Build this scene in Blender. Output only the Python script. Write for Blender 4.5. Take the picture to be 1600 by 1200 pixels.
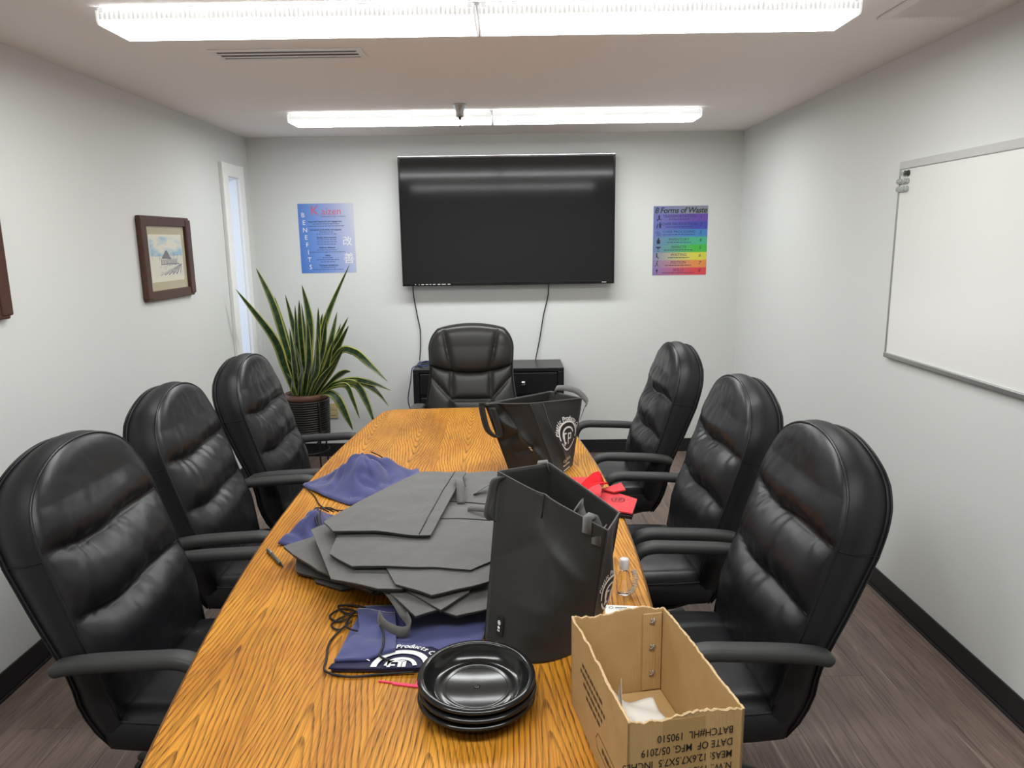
import bpy, bmesh, math, random
from mathutils import Vector, Matrix, noise
for o in list(bpy.data.objects): bpy.data.objects.remove(o, do_unlink=True)
S = bpy.context.scene
C = S.collection
PI = math.pi
random.seed(7)

# ------------------------------------------------------------------ camera
CAM_H, PITCH, ROLL, FPX = 1.6725, 0.1932, -0.0145, 1150.0
fw = Vector((0, math.cos(PITCH), -math.sin(PITCH))); rt = Vector((1, 0, 0)); up = rt.cross(fw)
r2 = rt*math.cos(ROLL) + up*math.sin(ROLL); u2 = -rt*math.sin(ROLL) + up*math.cos(ROLL)
cam = bpy.data.objects.new('camera', bpy.data.cameras.new('camera')); C.objects.link(cam)
cam.data.sensor_fit = 'HORIZONTAL'; cam.data.sensor_width = 36; cam.data.lens = FPX*36/1600
cam.data.clip_start = 0.02
M = Matrix((r2, u2, -fw)).transposed().to_4x4(); M.translation = (0, 0, CAM_H); cam.matrix_world = M
S.camera = cam
# ------------------------------------------------------------------ world, exposure
w = bpy.data.worlds.new('sky'); S.world = w; w.use_nodes = True
w.node_tree.nodes['Background'].inputs[0].default_value = (0.60, 0.74, 1.0, 1)
w.node_tree.nodes['Background'].inputs[1].default_value = 1.0
S.view_settings.view_transform = 'Standard'; S.view_settings.look = 'None'
S.view_settings.gamma = 1.0; S.view_settings.exposure = 1.0; S.view_settings.use_curve_mapping = False
LAMP_BOTTOM, LAMP_SIDE = 12.5, 1.5          # emission of the fluorescent wrap lenses

# ------------------------------------------------------------------ helpers
def lin(c):
    return tuple(((v/12.92) if v <= .04045 else ((v+.055)/1.055)**2.4) for v in c)
def hexc(h): return lin(tuple(int(h[i:i+2], 16)/255 for i in (0, 2, 4)))
MATS = {}
def mat(name, col=(.5,.5,.5), rough=.5, metal=0, spec=.5, bump=None, var=None, trans=0, emit=None, sheen=0, coat=0, ior=1.45):
    """bump=(scale,strength,distance)  var=(scale,amount) subtle colour variation"""
    m = bpy.data.materials.new(name); m.use_nodes = True; MATS[name] = m
    nt = m.node_tree; b = nt.nodes['Principled BSDF']
    b.inputs['Base Color'].default_value = (*col, 1); b.inputs['Roughness'].default_value = rough
    b.inputs['Metallic'].default_value = metal; b.inputs['Specular IOR Level'].default_value = spec
    b.inputs['Transmission Weight'].default_value = trans; b.inputs['IOR'].default_value = ior
    b.inputs['Sheen Weight'].default_value = sheen; b.inputs['Coat Weight'].default_value = coat
    if emit:
        b.inputs['Emission Color'].default_value = (*emit[0], 1); b.inputs['Emission Strength'].default_value = emit[1]
    if var or bump:
        tc = nt.nodes.new('ShaderNodeTexCoord')
    if var:
        n = nt.nodes.new('ShaderNodeTexNoise'); n.inputs['Scale'].default_value = var[0]; n.inputs['Detail'].default_value = 4
        nt.links.new(tc.outputs['Object'], n.inputs['Vector'])
        mx = nt.nodes.new('ShaderNodeMix'); mx.data_type = 'RGBA'
        mx.inputs[6].default_value = (*[c*(1-var[1]) for c in col], 1); mx.inputs[7].default_value = (*[min(1, c*(1+var[1])) for c in col], 1)
        nt.links.new(n.outputs['Fac'], mx.inputs[0]); nt.links.new(mx.outputs[2], b.inputs['Base Color'])
    if bump:
        n = nt.nodes.new('ShaderNodeTexNoise'); n.inputs['Scale'].default_value = bump[0]; n.inputs['Detail'].default_value = 3
        nt.links.new(tc.outputs['Object'], n.inputs['Vector'])
        bp = nt.nodes.new('ShaderNodeBump'); bp.inputs['Strength'].default_value = bump[1]; bp.inputs['Distance'].default_value = bump[2]
        nt.links.new(n.outputs['Fac'], bp.inputs['Height']); nt.links.new(bp.outputs['Normal'], b.inputs['Normal'])
    return m
class NT:
    """tiny node-tree builder"""
    def __init__(s, m): s.nt = m.node_tree; s.b = s.nt.nodes['Principled BSDF']
    def n(s, t, **kw):
        x = s.nt.nodes.new(t)
        for k, v in kw.items(): setattr(x, k, v)
        return x
    def l(s, a, b): s.nt.links.new(a, b)
    def math(s, op, a, b=None, c=None):
        x = s.n('ShaderNodeMath', operation=op)
        for i, v in enumerate((a, b, c)):
            if v is None: continue
            if isinstance(v, (int, float)): x.inputs[i].default_value = v
            else: s.l(v, x.inputs[i])
        return x.outputs[0]
    def mix(s, f, a, b):
        x = s.n('ShaderNodeMix', data_type='RGBA')
        for i, v in ((0, f), (6, a), (7, b)):
            if isinstance(v, (int, float)): x.inputs[i].default_value = v
            elif isinstance(v, tuple): x.inputs[i].default_value = (*v, 1)
            else: s.l(v, x.inputs[i])
        return x.outputs[2]
    def ramp(s, f, stops, interp='LINEAR'):
        x = s.n('ShaderNodeValToRGB'); x.color_ramp.interpolation = interp; e = x.color_ramp.elements
        while len(e) < len(stops): e.new(0)
        for el, (p, c) in zip(e, stops):
            el.position = p; el.color = (*c, 1) if isinstance(c, tuple) else (c, c, c, 1)
        s.l(f, x.inputs[0]); return x.outputs[0]

def link(o, parent=None):
    C.objects.link(o)
    if parent is not None: o.parent = parent
    return o
def obj(name, verts, faces, m, parent=None, smooth=False, loc=(0,0,0), rot=(0,0,0)):
    me = bpy.data.meshes.new(name); me.from_pydata([tuple(v) for v in verts], [], faces); me.update()
    if smooth: me.polygons.foreach_set('use_smooth', [True]*len(me.polygons))
    me.materials.append(MATS[m] if isinstance(m, str) else m)
    o = bpy.data.objects.new(name, me); o.location = loc; o.rotation_euler = rot
    return link(o, parent)
def bobj(name, bm, m, parent=None, smooth=False, loc=(0,0,0), rot=(0,0,0)):
    bmesh.ops.recalc_face_normals(bm, faces=bm.faces)
    me = bpy.data.meshes.new(name); bm.to_mesh(me); bm.free()
    if smooth:
        me.polygons.foreach_set('use_smooth', [True]*len(me.polygons))
    me.materials.append(MATS[m] if isinstance(m, str) else m)
    o = bpy.data.objects.new(name, me); o.location = loc; o.rotation_euler = rot
    return link(o, parent)
def tag(o, label, cat, group=None, kind=None):
    o['label'] = label
    if cat: o['category'] = cat
    if group: o['group'] = group
    if kind: o['kind'] = kind
    return o
def thing(name, label, cat, loc=(0,0,0), rotz=0, group=None, kind=None):
    o = bpy.data.objects.new(name, None); o.location = loc; o.rotation_euler = (0,0,rotz); o.empty_display_size = .05
    link(o); return tag(o, label, cat, group, kind)
def dup(root, loc, rotz, label, group=None):
    r = root.copy(); C.objects.link(r); r.location = loc; r.rotation_euler = (0,0,rotz); r['label'] = label
    if group: r['group'] = group
    for ch in list(root.children):
        c = ch.copy(); C.objects.link(c); c.parent = r
        for g in list(ch.children):
            d = g.copy(); C.objects.link(d); d.parent = c
    return r
def box_bm(bm, x0, x1, y0, y1, z0, z1, bev=0, seg=2, mtx=None):
    b2 = bmesh.new(); bmesh.ops.create_cube(b2, size=1)
    for v in b2.verts:
        v.co = Vector(((x0+x1)/2+v.co.x*(x1-x0), (y0+y1)/2+v.co.y*(y1-y0), (z0+z1)/2+v.co.z*(z1-z0)))
    if bev: bmesh.ops.bevel(b2, geom=list(b2.edges), offset=bev, segments=seg, affect='EDGES', profile=.5)
    if mtx: b2.transform(mtx)
    me = bpy.data.meshes.new('t'); b2.to_mesh(me); b2.free(); bm.from_mesh(me); bpy.data.meshes.remove(me)
    return bm
def box(name, x0, x1, y0, y1, z0, z1, m, parent=None, bev=0, seg=2, smooth=False, mtx=None):
    bm = bmesh.new(); box_bm(bm, x0, x1, y0, y1, z0, z1, bev, seg, mtx)
    return bobj(name, bm, m, parent, smooth)
def lathe(name, prof, m, parent=None, n=32, smooth=True, loc=(0,0,0), rot=(0,0,0), closed=False):
    v = []; f = []
    for r, z in prof:
        for i in range(n):
            a = 2*PI*i/n; v.append((r*math.cos(a), r*math.sin(a), z))
    k = len(prof); rng = k if closed else k-1
    for j in range(rng):
        for i in range(n):
            a = j*n+i; b = j*n+(i+1) % n; j2 = ((j+1) % k)*n
            f.append((a, b, j2+(i+1) % n, j2+i))
    if not closed:
        if prof[0][0] > 1e-5: f.append(tuple(range(n-1, -1, -1)))
        if prof[-1][0] > 1e-5: f.append(tuple(range((k-1)*n, k*n)))
    bm = bmesh.new(); me = bpy.data.meshes.new('t'); me.from_pydata(v, [], f); bm.from_mesh(me); bpy.data.meshes.remove(me)
    bmesh.ops.remove_doubles(bm, verts=bm.verts, dist=1e-5)
    return bobj(name, bm, m, parent, smooth, loc, rot)
def frames(pts, closed=False):
    n = len(pts); T = []
    for i in range(n):
        a = pts[(i-1) % n] if (closed or i > 0) else pts[i]; b = pts[(i+1) % n] if (closed or i < n-1) else pts[i]
        T.append((b-a).normalized())
    ref = Vector((0,0,1)) if abs(T[0].z) < .9 else Vector((1,0,0))
    N = []; nrm = (ref - T[0]*ref.dot(T[0])).normalized()
    for t in T:
        nrm = (nrm - t*nrm.dot(t)); nrm = nrm.normalized() if nrm.length > 1e-6 else Vector((1,0,0)); N.append(nrm.copy())
    return T, N
def tube_data(pts, r, n=8, closed=False, flat=1.0):
    pts = [Vector(p) for p in pts]; T, N = frames(pts, closed); v = []; f = []
    for i, p in enumerate(pts):
        rr = r[i] if isinstance(r, (list, tuple)) else r; B = T[i].cross(N[i])
        for k in range(n):
            a = 2*PI*k/n; v.append(p + N[i]*rr*math.cos(a)*flat + B*rr*math.sin(a))
    m = len(pts)
    for i in range(m if closed else m-1):
        for k in range(n):
            i2 = (i+1) % m; f.append((i*n+k, i*n+(k+1) % n, i2*n+(k+1) % n, i2*n+k))
    if not closed: f.append(tuple(range(n-1, -1, -1))); f.append(tuple(range((m-1)*n, m*n)))
    return v, f
def tube(name, pts, r, m, parent=None, n=8, closed=False, smooth=True, flat=1.0):
    v, f = tube_data(pts, r, n, closed, flat); return obj(name, v, f, m, parent, smooth)
def merge(parts):
    V = []; F = []
    for v, f in parts:
        o = len(V); V += list(v); F += [tuple(i+o for i in q) for q in f]
    return V, F
def grid(nu, nv, fn):
    v = [fn(i/nu, j/nv) for j in range(nv+1) for i in range(nu+1)]
    f = [(j*(nu+1)+i, j*(nu+1)+i+1, (j+1)*(nu+1)+i+1, (j+1)*(nu+1)+i) for j in range(nv) for i in range(nu)]
    return v, f
def thick(name, v, f, t, m, parent=None, smooth=True):
    """surface given a real thickness"""
    bm = bmesh.new(); me = bpy.data.meshes.new('t'); me.from_pydata([tuple(p) for p in v], [], f); bm.from_mesh(me); bpy.data.meshes.remove(me)
    bmesh.ops.recalc_face_normals(bm, faces=bm.faces)
    bmesh.ops.solidify(bm, geom=list(bm.faces), thickness=t)
    return bobj(name, bm, m, parent, smooth)
def ribbon(name, pts, wdir, width, t, m, parent=None):
    pts = [Vector(p) for p in pts]
    wd = [Vector(wdir).normalized()]*len(pts) if not isinstance(wdir, list) else [Vector(q).normalized() for q in wdir]
    v = []; f = []
    for p, q in zip(pts, wd): v += [p-q*width/2, p+q*width/2]
    for i in range(len(pts)-1): f.append((2*i, 2*i+1, 2*i+3, 2*i+2))
    return thick(name, v, f, t, m, parent)
def spline(pts, n=8):
    pts = [Vector(p) for p in pts]; out = []
    for i in range(len(pts)-1):
        p0 = pts[max(i-1, 0)]; p1 = pts[i]; p2 = pts[i+1]; p3 = pts[min(i+2, len(pts)-1)]
        for k in range(n):
            t = k/n
            out.append(.5*((2*p1)+(p2-p0)*t+(2*p0-5*p1+4*p2-p3)*t*t+(3*p1-p0-3*p2+p3)*t**3))
    out.append(pts[-1]); return out
def interp(tab, x):
    if x <= tab[0][0]: return tab[0][1]
    for (a, b), (c, d) in zip(tab, tab[1:]):
        if x <= c: return b+(d-b)*(x-a)/(c-a)
    return tab[-1][1]
def text_data(s, size, align='CENTER', shear=0, offset=0, spacing=1.0):
    cu = bpy.data.curves.new('t', 'FONT'); cu.body = s; cu.size = size; cu.align_x = align; cu.align_y = 'CENTER'
    cu.shear = shear; cu.offset = offset; cu.space_character = spacing; cu.resolution_u = 3
    o = bpy.data.objects.new('t', cu); C.objects.link(o)
    me = o.to_mesh(); v = [p.co.copy() for p in me.vertices]; f = [tuple(p.vertices) for p in me.polygons]
    o.to_mesh_clear(); bpy.data.objects.remove(o); bpy.data.curves.remove(cu)
    return v, f
def at_plane(vf, o, ex, ey, dn=(0,0,0), sx=1):
    o = Vector(o); ex = Vector(ex); ey = Vector(ey); dn = Vector(dn)
    return [o+ex*p.x*sx+ey*p.y+dn for p in vf[0]], vf[1]
def ring2d(r0, r1, a0=0, a1=2*PI, n=36, cx=0, cy=0):
    v = []; f = []
    for i in range(n+1):
        a = a0+(a1-a0)*i/n
        v += [Vector((cx+r0*math.cos(a), cy+r0*math.sin(a), 0)), Vector((cx+r1*math.cos(a), cy+r1*math.sin(a), 0))]
    for i in range(n): f.append((2*i, 2*i+1, 2*i+3, 2*i+2))
    return v, f
def rect2d(x0, x1, y0, y1): return [Vector((x0,y0,0)), Vector((x1,y0,0)), Vector((x1,y1,0)), Vector((x0,y1,0))], [(0,1,2,3)]
def poly2d(p): return [Vector((a, b, 0)) for a, b in p], [tuple(range(len(p)))]

# ------------------------------------------------------------------ materials
mat('wall_paint', (.69,.70,.685), .55, spec=.3, bump=(220,.12,.002))
mat('ceiling_paint', (.93,.88,.86), .8, spec=.2, bump=(160,.15,.002))
mat('baseboard_black', (.012,.012,.014), .42)
mat('trim_white', (.90,.90,.89), .4)
mat('leather', (.010,.010,.012), .33, spec=.5, bump=(420,.22,.0015))
mat('leather_side', (.012,.012,.014), .46, spec=.4, bump=(420,.2,.0012))
mat('leather_head', (.022,.021,.02), .36, spec=.5, bump=(380,.15,.001))
mat('stitch', (.006,.006,.006), .6)
mat('arm_plastic', (.034,.034,.034), .52, bump=(700,.15,.0006))
mat('caster_black', (.01,.01,.01), .4)
mat('chrome', (.7,.7,.7), .18, metal=1)
mat('black_metal', (.015,.015,.016), .45, metal=.3)
mat('fabric_black_lit', (.080,.076,.072), .62, spec=.35, sheen=.25, bump=(900,.3,.0006), var=(70,.2))  # black tote cloth, overhead light and sheen put into a greyer colour
mat('fabric_tote', (.016,.015,.014), .55, spec=.4, sheen=.12, bump=(900,.3,.0006), var=(70,.2))  # darker copy of the tote cloth; on bag_back it paints shaded edges
mat('fabric_blue', (.050,.055,.165), .7, spec=.3, sheen=.25, bump=(700,.25,.0006), var=(20,.1))
mat('fabric_navy', (.012,.013,.045), .6, spec=.3)
mat('fabric_red', (.62,.035,.045), .75, spec=.2, sheen=.2, bump=(700,.3,.0006))
mat('fabric_red_deep', (.60,.008,.015), .75, spec=.2)
mat('cord_black', (.008,.008,.009), .6)
mat('print_white', (.82,.82,.80), .6)
mat('print_black', (.012,.012,.012), .6)
mat('saucer', (.010,.010,.010), .16, spec=.5, bump=(30,.05,.001))
mat('pink_plastic', (.75,.03,.10), .35)
mat('cap_white', (.80,.80,.80), .35, trans=.25)
mat('clear_plastic', (.97,.97,.97), .04, trans=1, ior=1.42)
mat('paper', (.80,.80,.77), .7)
mat('pen_body', (.13,.13,.12), .35, metal=.6)
mat('oak_edge', (.20,.085,.02), .3, coat=.3, var=(30,.35))
mat('lamp_housing', (.55,.56,.56), .4)
mat('lamp_cap', (.75,.75,.75), .4, emit=((1,1,1), .25))
mat('vent_paint', (.86,.82,.80), .5); mat('rail_grey', (.52,.51,.50), .45)
mat('vent_dark', (.02,.02,.02), .8)
mat('tv_screen', (.013,.0125,.013), .075, spec=.4)
mat('tv_bezel', (.006,.006,.007), .12, spec=.5)
mat('cred_black', (.010,.010,.011), .32, var=(6,.2), bump=(60,.08,.001))
mat('frame_wood', (.070,.028,.016), .35, var=(25,.35))
mat('mat_board', (.50,.44,.30), .8)
mat('pic_paper', (.74,.71,.60), .8)
mat('ink', (.22,.22,.23), .9)
mat('whiteboard', (.82,.81,.79), .22, spec=.5)
mat('aluminium', (.45,.45,.44), .35, metal=.8)
mat('acrylic', (.85,.87,.86), .08, trans=.7)
mat('magnet_dark', (.05,.06,.05), .3)
mat('ivory', (.62,.50,.26), .45)
mat('pot_brown', (.14,.062,.040), .5, var=(30,.2))
mat('wicker_black', (.018,.016,.015), .4)
mat('soil', (.03,.02,.012), .95, bump=(80,.8,.01))
mat('cable_black', (.012,.012,.013), .5)
mat('cable_blue', (.04,.06,.16), .5)
mat('window_glass', (.95,.97,1), .35, trans=1, ior=1.1)
mat('plinth', (.05,.024,.008), .4, var=(20,.3))
mat('tape', (.42,.27,.11), .12, spec=.6)

def make_lens(name, strength):
    m = mat(name, (.8,.8,.8), .4, emit=((.97,1,.985), strength)); k = NT(m)
    tc = k.n('ShaderNodeTexCoord'); sp = k.n('ShaderNodeSeparateXYZ'); k.l(tc.outputs['Object'], sp.inputs[0])
    if 'side' in name:      # prismatic ribs of the lens side
        s = k.math('SINE', k.math('MULTIPLY', sp.outputs[0], 2*PI/.0155)); k.l(k.math('MULTIPLY', k.math('ADD', k.math('MULTIPLY', s, .30), .70), strength), k.b.inputs['Emission Strength'])
    return m
make_lens('lens_bottom', LAMP_BOTTOM); make_lens('lens_low_edge', LAMP_SIDE); make_lens('lens_side', .40)

def make_oak():
    m = mat('oak_top', (.5,.25,.06), .5, spec=.25); k = NT(m)
    tc = k.n('ShaderNodeTexCoord'); sp = k.n('ShaderNodeSeparateXYZ'); k.l(tc.outputs['Object'], sp.inputs[0])
    x, y = sp.outputs[0], sp.outputs[1]
    W = .235                                   # veneer flitch width
    xs = k.math('DIVIDE', k.math('ADD', x, .092), W)
    idx = k.math('FLOOR', xs)
    lx = k.math('MULTIPLY', k.math('SUBTRACT', k.math('SUBTRACT', xs, idx), .5), W)
    wn = k.n('ShaderNodeTexWhiteNoise', noise_dimensions='1D'); k.l(idx, wn.inputs['W'])
    rnd = wn.outputs['Value']
    def nz(sx, sy, scale, detail=2, off=0):
        cb = k.n('ShaderNodeCombineXYZ'); k.l(k.math('MULTIPLY', x, sx), cb.inputs[0]); k.l(k.math('MULTIPLY', y, sy), cb.inputs[1]); k.l(k.math('MULTIPLY', rnd, 30.0+off), cb.inputs[2])
        n = k.n('ShaderNodeTexNoise'); n.inputs['Scale'].default_value = scale; n.inputs['Detail'].default_value = detail; k.l(cb.outputs[0], n.inputs['Vector'])
        return n.outputs['Fac']
    wob = nz(1, .5, 5, 1); jag = nz(6, 2.2, 7, 3, 5)
    lxx = k.math('ADD', lx, k.math('MULTIPLY', k.math('SUBTRACT', wob, .5), .06))
    yc = k.math('SUBTRACT', y, k.math('ADD', k.math('MULTIPLY', rnd, .3), -.32))
    ax = k.math('SQRT', k.math('ADD', k.math('MULTIPLY', lxx, lxx), .00012))
    v = k.math('SUBTRACT', k.math('MULTIPLY', ax, 5.2), k.math('MULTIPLY', k.math('MULTIPLY', yc, yc), .30))
    v = k.math('ADD', v, k.math('MULTIPLY', k.math('SUBTRACT', jag, .5), .022))
    fr = k.math('FRACT', k.math('MULTIPLY', v, 17.0))
    ring = k.ramp(fr, [(0, 0.0), (.52, 0.12), (.80, .95), (.93, 1.0), (1.0, 0.0)])
    pores = nz(480, 12, 1, 3, 9); pores2 = nz(330, 3.0, 1, 2, 3)
    pm = k.ramp(pores, [(.50, 0.0), (.60, 1.0)]); pm2 = k.ramp(pores2, [(.49, 0.0), (.60, 1.0)])
    dark = k.math('MAXIMUM', k.math('MULTIPLY', ring, k.math('ADD', k.math('MULTIPLY', pm, .40), .55)), k.math('MULTIPLY', pm2, .40))
    blot = nz(5, 2.0, 1.6, 4, 2)
    base = k.mix(k.ramp(blot, [(.35, 0.0), (.7, 1.0)]), (.62,.265,.026), (.42,.155,.012))
    base = k.mix(k.math('MULTIPLY', rnd, .35), base, (.70,.33,.045))
    col = k.mix(dark, base, (.07,.022,.003))
    k.l(col, k.b.inputs['Base Color'])
    bp = k.n('ShaderNodeBump'); bp.inputs['Strength'].default_value = .12; bp.inputs['Distance'].default_value = .001; bp.invert = True
    k.l(dark, bp.inputs['Height']); k.l(bp.outputs['Normal'], k.b.inputs['Normal'])
    k.l(k.math('ADD', k.math('MULTIPLY', dark, .12), .46), k.b.inputs['Roughness'])
make_oak()

def make_plank():
    m = mat('vinyl_plank', (.1,.07,.06), .42); k = NT(m)
    g = k.n('ShaderNodeNewGeometry'); sp = k.n('ShaderNodeSeparateXYZ'); k.l(g.outputs['Position'], sp.inputs[0])
    oi = k.n('ShaderNodeObjectInfo'); r = oi.outputs['Random']
    def nz(sx, sy, sc, det):
        cb = k.n('ShaderNodeCombineXYZ'); k.l(k.math('MULTIPLY', sp.outputs[0], sx), cb.inputs[0]); k.l(k.math('MULTIPLY', sp.outputs[1], sy), cb.inputs[1]); k.l(k.math('MULTIPLY', r, 40.0), cb.inputs[2])
        n = k.n('ShaderNodeTexNoise'); n.inputs['Scale'].default_value = sc; n.inputs['Detail'].default_value = det; n.inputs['Distortion'].default_value = .8; k.l(cb.outputs[0], n.inputs['Vector']); return n.outputs['Fac']
    big = nz(9, 1.3, 1.2, 4); fine = nz(120, 5, 1, 4); mid = nz(38, 2.2, 1, 3)
    a = k.mix(k.ramp(big, [(.3, 0.0), (.7, 1.0)]), (.150,.102,.080), (.235,.170,.135))
    a = k.mix(k.math('MULTIPLY', r, .5), a, (.140,.104,.096))
    a = k.mix(k.ramp(fine, [(.48, 0.0), (.66, .65)]), a, (.075,.050,.043))
    a = k.mix(k.ramp(mid, [(.60, 0.0), (.72, .6)]), a, (.36,.27,.21))
    k.l(a, k.b.inputs['Base Color'])
    bp = k.n('ShaderNodeBump'); bp.inputs['Strength'].default_value = .15; bp.inputs['Distance'].default_value = .001
    k.l(fine, bp.inputs['Height']); k.l(bp.outputs['Normal'], k.b.inputs['Normal'])
make_plank()

def make_cardboard():
    m = mat('cardboard', (.40,.25,.10), .75); k = NT(m)
    tc = k.n('ShaderNodeTexCoord'); n = k.n('ShaderNodeTexNoise'); n.inputs['Scale'].default_value = 18; n.inputs['Detail'].default_value = 6; k.l(tc.outputs['Object'], n.inputs['Vector'])
    sp = k.n('ShaderNodeSeparateXYZ'); k.l(tc.outputs['Object'], sp.inputs[0])
    fl = k.math('SINE', k.math('MULTIPLY', k.math('ADD', sp.outputs[0], sp.outputs[1]), 2*PI/.0065))
    c = k.mix(n.outputs['Fac'], (.42,.26,.10), (.54,.355,.16)); k.l(c, k.b.inputs['Base Color'])
    bp = k.n('ShaderNodeBump'); bp.inputs['Strength'].default_value = .18; bp.inputs['Distance'].default_value = .0008; k.l(fl, bp.inputs['Height']); k.l(bp.outputs['Normal'], k.b.inputs['Normal'])
    mat('cardboard_torn', (.56,.40,.22), .9, var=(200,.3))
make_cardboard()

def make_leaf():
    m = mat('snake_leaf', (.03,.07,.02), .4); k = NT(m)
    uv = k.n('ShaderNodeUVMap'); sp = k.n('ShaderNodeSeparateXYZ'); k.l(uv.outputs[0], sp.inputs[0])
    d = k.math('ABSOLUTE', k.math('SUBTRACT', sp.outputs[0], .5))
    n = k.n('ShaderNodeTexNoise'); n.inputs['Scale'].default_value = 30; tc = k.n('ShaderNodeTexCoord'); k.l(tc.outputs['Object'], n.inputs['Vector'])
    b = k.math('SINE', k.math('ADD', k.math('MULTIPLY', sp.outputs[1], 70.0), k.math('MULTIPLY', n.outputs['Fac'], 9.0)))
    g = k.mix(k.ramp(b, [(.3, 0.0), (.9, 1.0)]), (.012,.035,.010), (.030,.070,.024))
    c = k.mix(k.ramp(d, [(.30, 0.0), (.36, 1.0)]), g, (.33,.34,.075)); k.l(c, k.b.inputs['Base Color'])
make_leaf()

# ------------------------------------------------------------------ room shell
XL, XR, YB, YF, H = -1.937, 1.737, 5.670, -1.15, 2.44
o = box('floor', XL-.1, XR+.1, YF-.1, YB+.1, -.08, -.004, 'baseboard_black'); tag(o, 'grey brown wood look plank floor of the meeting room', 'floor', kind='structure')
floor = o
PWID, PLEN = .182, 1.22
bmp = bmesh.new(); box_bm(bmp, -.5, .5, -.5, .5, -.5, .5); mep = bpy.data.meshes.new('plank'); bmp.to_mesh(mep); bmp.free(); mep.materials.append(MATS['vinyl_plank'])
xi = XL; col = 0
while xi < XR-.001:
    x1 = min(xi+PWID, XR); y = YF-random.random()*PLEN
    while y < YB:
        a, b = max(y, YF), min(y+PLEN, YB)
        if b-a > .02:
            p = bpy.data.objects.new('plank', mep); p.location = ((xi+x1)/2, (a+b)/2, -.002); p.scale = (x1-xi-.0012, b-a-.0012, .004); link(p, floor)
        y += PLEN
    xi = x1
o = box('ceiling', XL-.1, XR+.1, YF-.1, YB+.1, H, H+.1, 'ceiling_paint'); tag(o, 'plain off white painted ceiling', 'ceiling', kind='structure')
o = box('wall_back', XL-.1, XR+.1, YB, YB+.1, 0, H, 'wall_paint'); tag(o, 'pale grey wall behind the television', 'wall', kind='structure')
o = box('wall_front', XL-.1, XR+.1, YF-.1, YF, 0, H, 'wall_paint'); tag(o, 'pale grey wall behind the camera', 'wall', kind='structure')
o = box('wall_right', XR, XR+.1, YF, YB, 0, H, 'wall_paint'); tag(o, 'pale grey wall with the whiteboard', 'wall', kind='structure')
WY0, WY1, WZ0, WZ1 = 5.205, 5.42, .40, 2.13
bm = bmesh.new()
for a in ((YF, WY0, 0, H), (WY1, YB, 0, H), (WY0, WY1, 0, WZ0), (WY0, WY1, WZ1, H)): box_bm(bm, XL-.12, XL, *a)
o = bobj('wall_left', bm, 'wall_paint'); tag(o, 'pale grey wall with the narrow window', 'wall', kind='structure')
# window
win = thing('window_1', 'tall narrow window in a white frame beside the plant', 'window', (XL, (WY0+WY1)/2, WZ0), kind='structure')
def wbox(n, x0, x1, y0, y1, z0, z1, m, bev=.003): return box(n, x0, x1, y0-(WY0+WY1)/2, y1-(WY0+WY1)/2, z0-WZ0, z1-WZ0, m, win, bev)
wbox('window_frame', 0, .022, WY0-.105, WY0, WZ0-.09, WZ1+.085, 'trim_white'); wbox('window_frame', 0, .022, WY1, WY1+.095, WZ0-.09, WZ1+.085, 'trim_white')
wbox('window_frame', 0, .021, WY0, WY1, WZ1, WZ1+.085, 'trim_white'); wbox('window_sill', 0, .03, WY0, WY1, WZ0-.09, WZ0, 'trim_white')
wbox('frame_bead', .022, .032, WY0-.115, WY0-.09, WZ0-.09, WZ1+.085, 'trim_white', .002)
wbox('window_jamb', -.12, 0, WY0, WY0+.008, WZ0, WZ1, 'trim_white', 0); wbox('window_jamb', -.12, 0, WY1-.008, WY1, WZ0, WZ1, 'trim_white', 0); wbox('window_jamb', -.12, 0, WY0+.008, WY1-.008, WZ1-.008, WZ1, 'trim_white', 0)
wbox('window_pane', -.085, -.079, WY0+.008, WY1-.008, WZ0, WZ1-.008, 'window_glass', 0)
# baseboards
BB = .1044
for nm, a in (('baseboard_back', (XL+.01, XR-.01, YB-.008, YB)), ('baseboard_right', (XR-.008, XR, YF, YB)), ('baseboard_left', (XL, XL+.008, YF, YB)), ('baseboard_front', (XL+.01, XR-.01, YF, YF+.008))):
    o = box(nm, *a, 0, BB, 'baseboard_black', bev=.002); tag(o, 'black vinyl baseboard along the %s wall' % nm.split('_')[1], 'baseboard', kind='structure')
    ex = .012; toe = {'back': (a[0], a[1], a[3]-.014, a[3]-.0081), 'front': (a[0], a[1], a[2]+.0081, a[2]+.014), 'right': (a[1]-.014, a[1]-.0081, a[2], a[3]), 'left': (a[0]+.0081, a[0]+.014, a[2], a[3])}[nm.split('_')[1]]
    box('baseboard_toe', *toe, 0, .012, 'baseboard_black', o, bev=.002)

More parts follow.
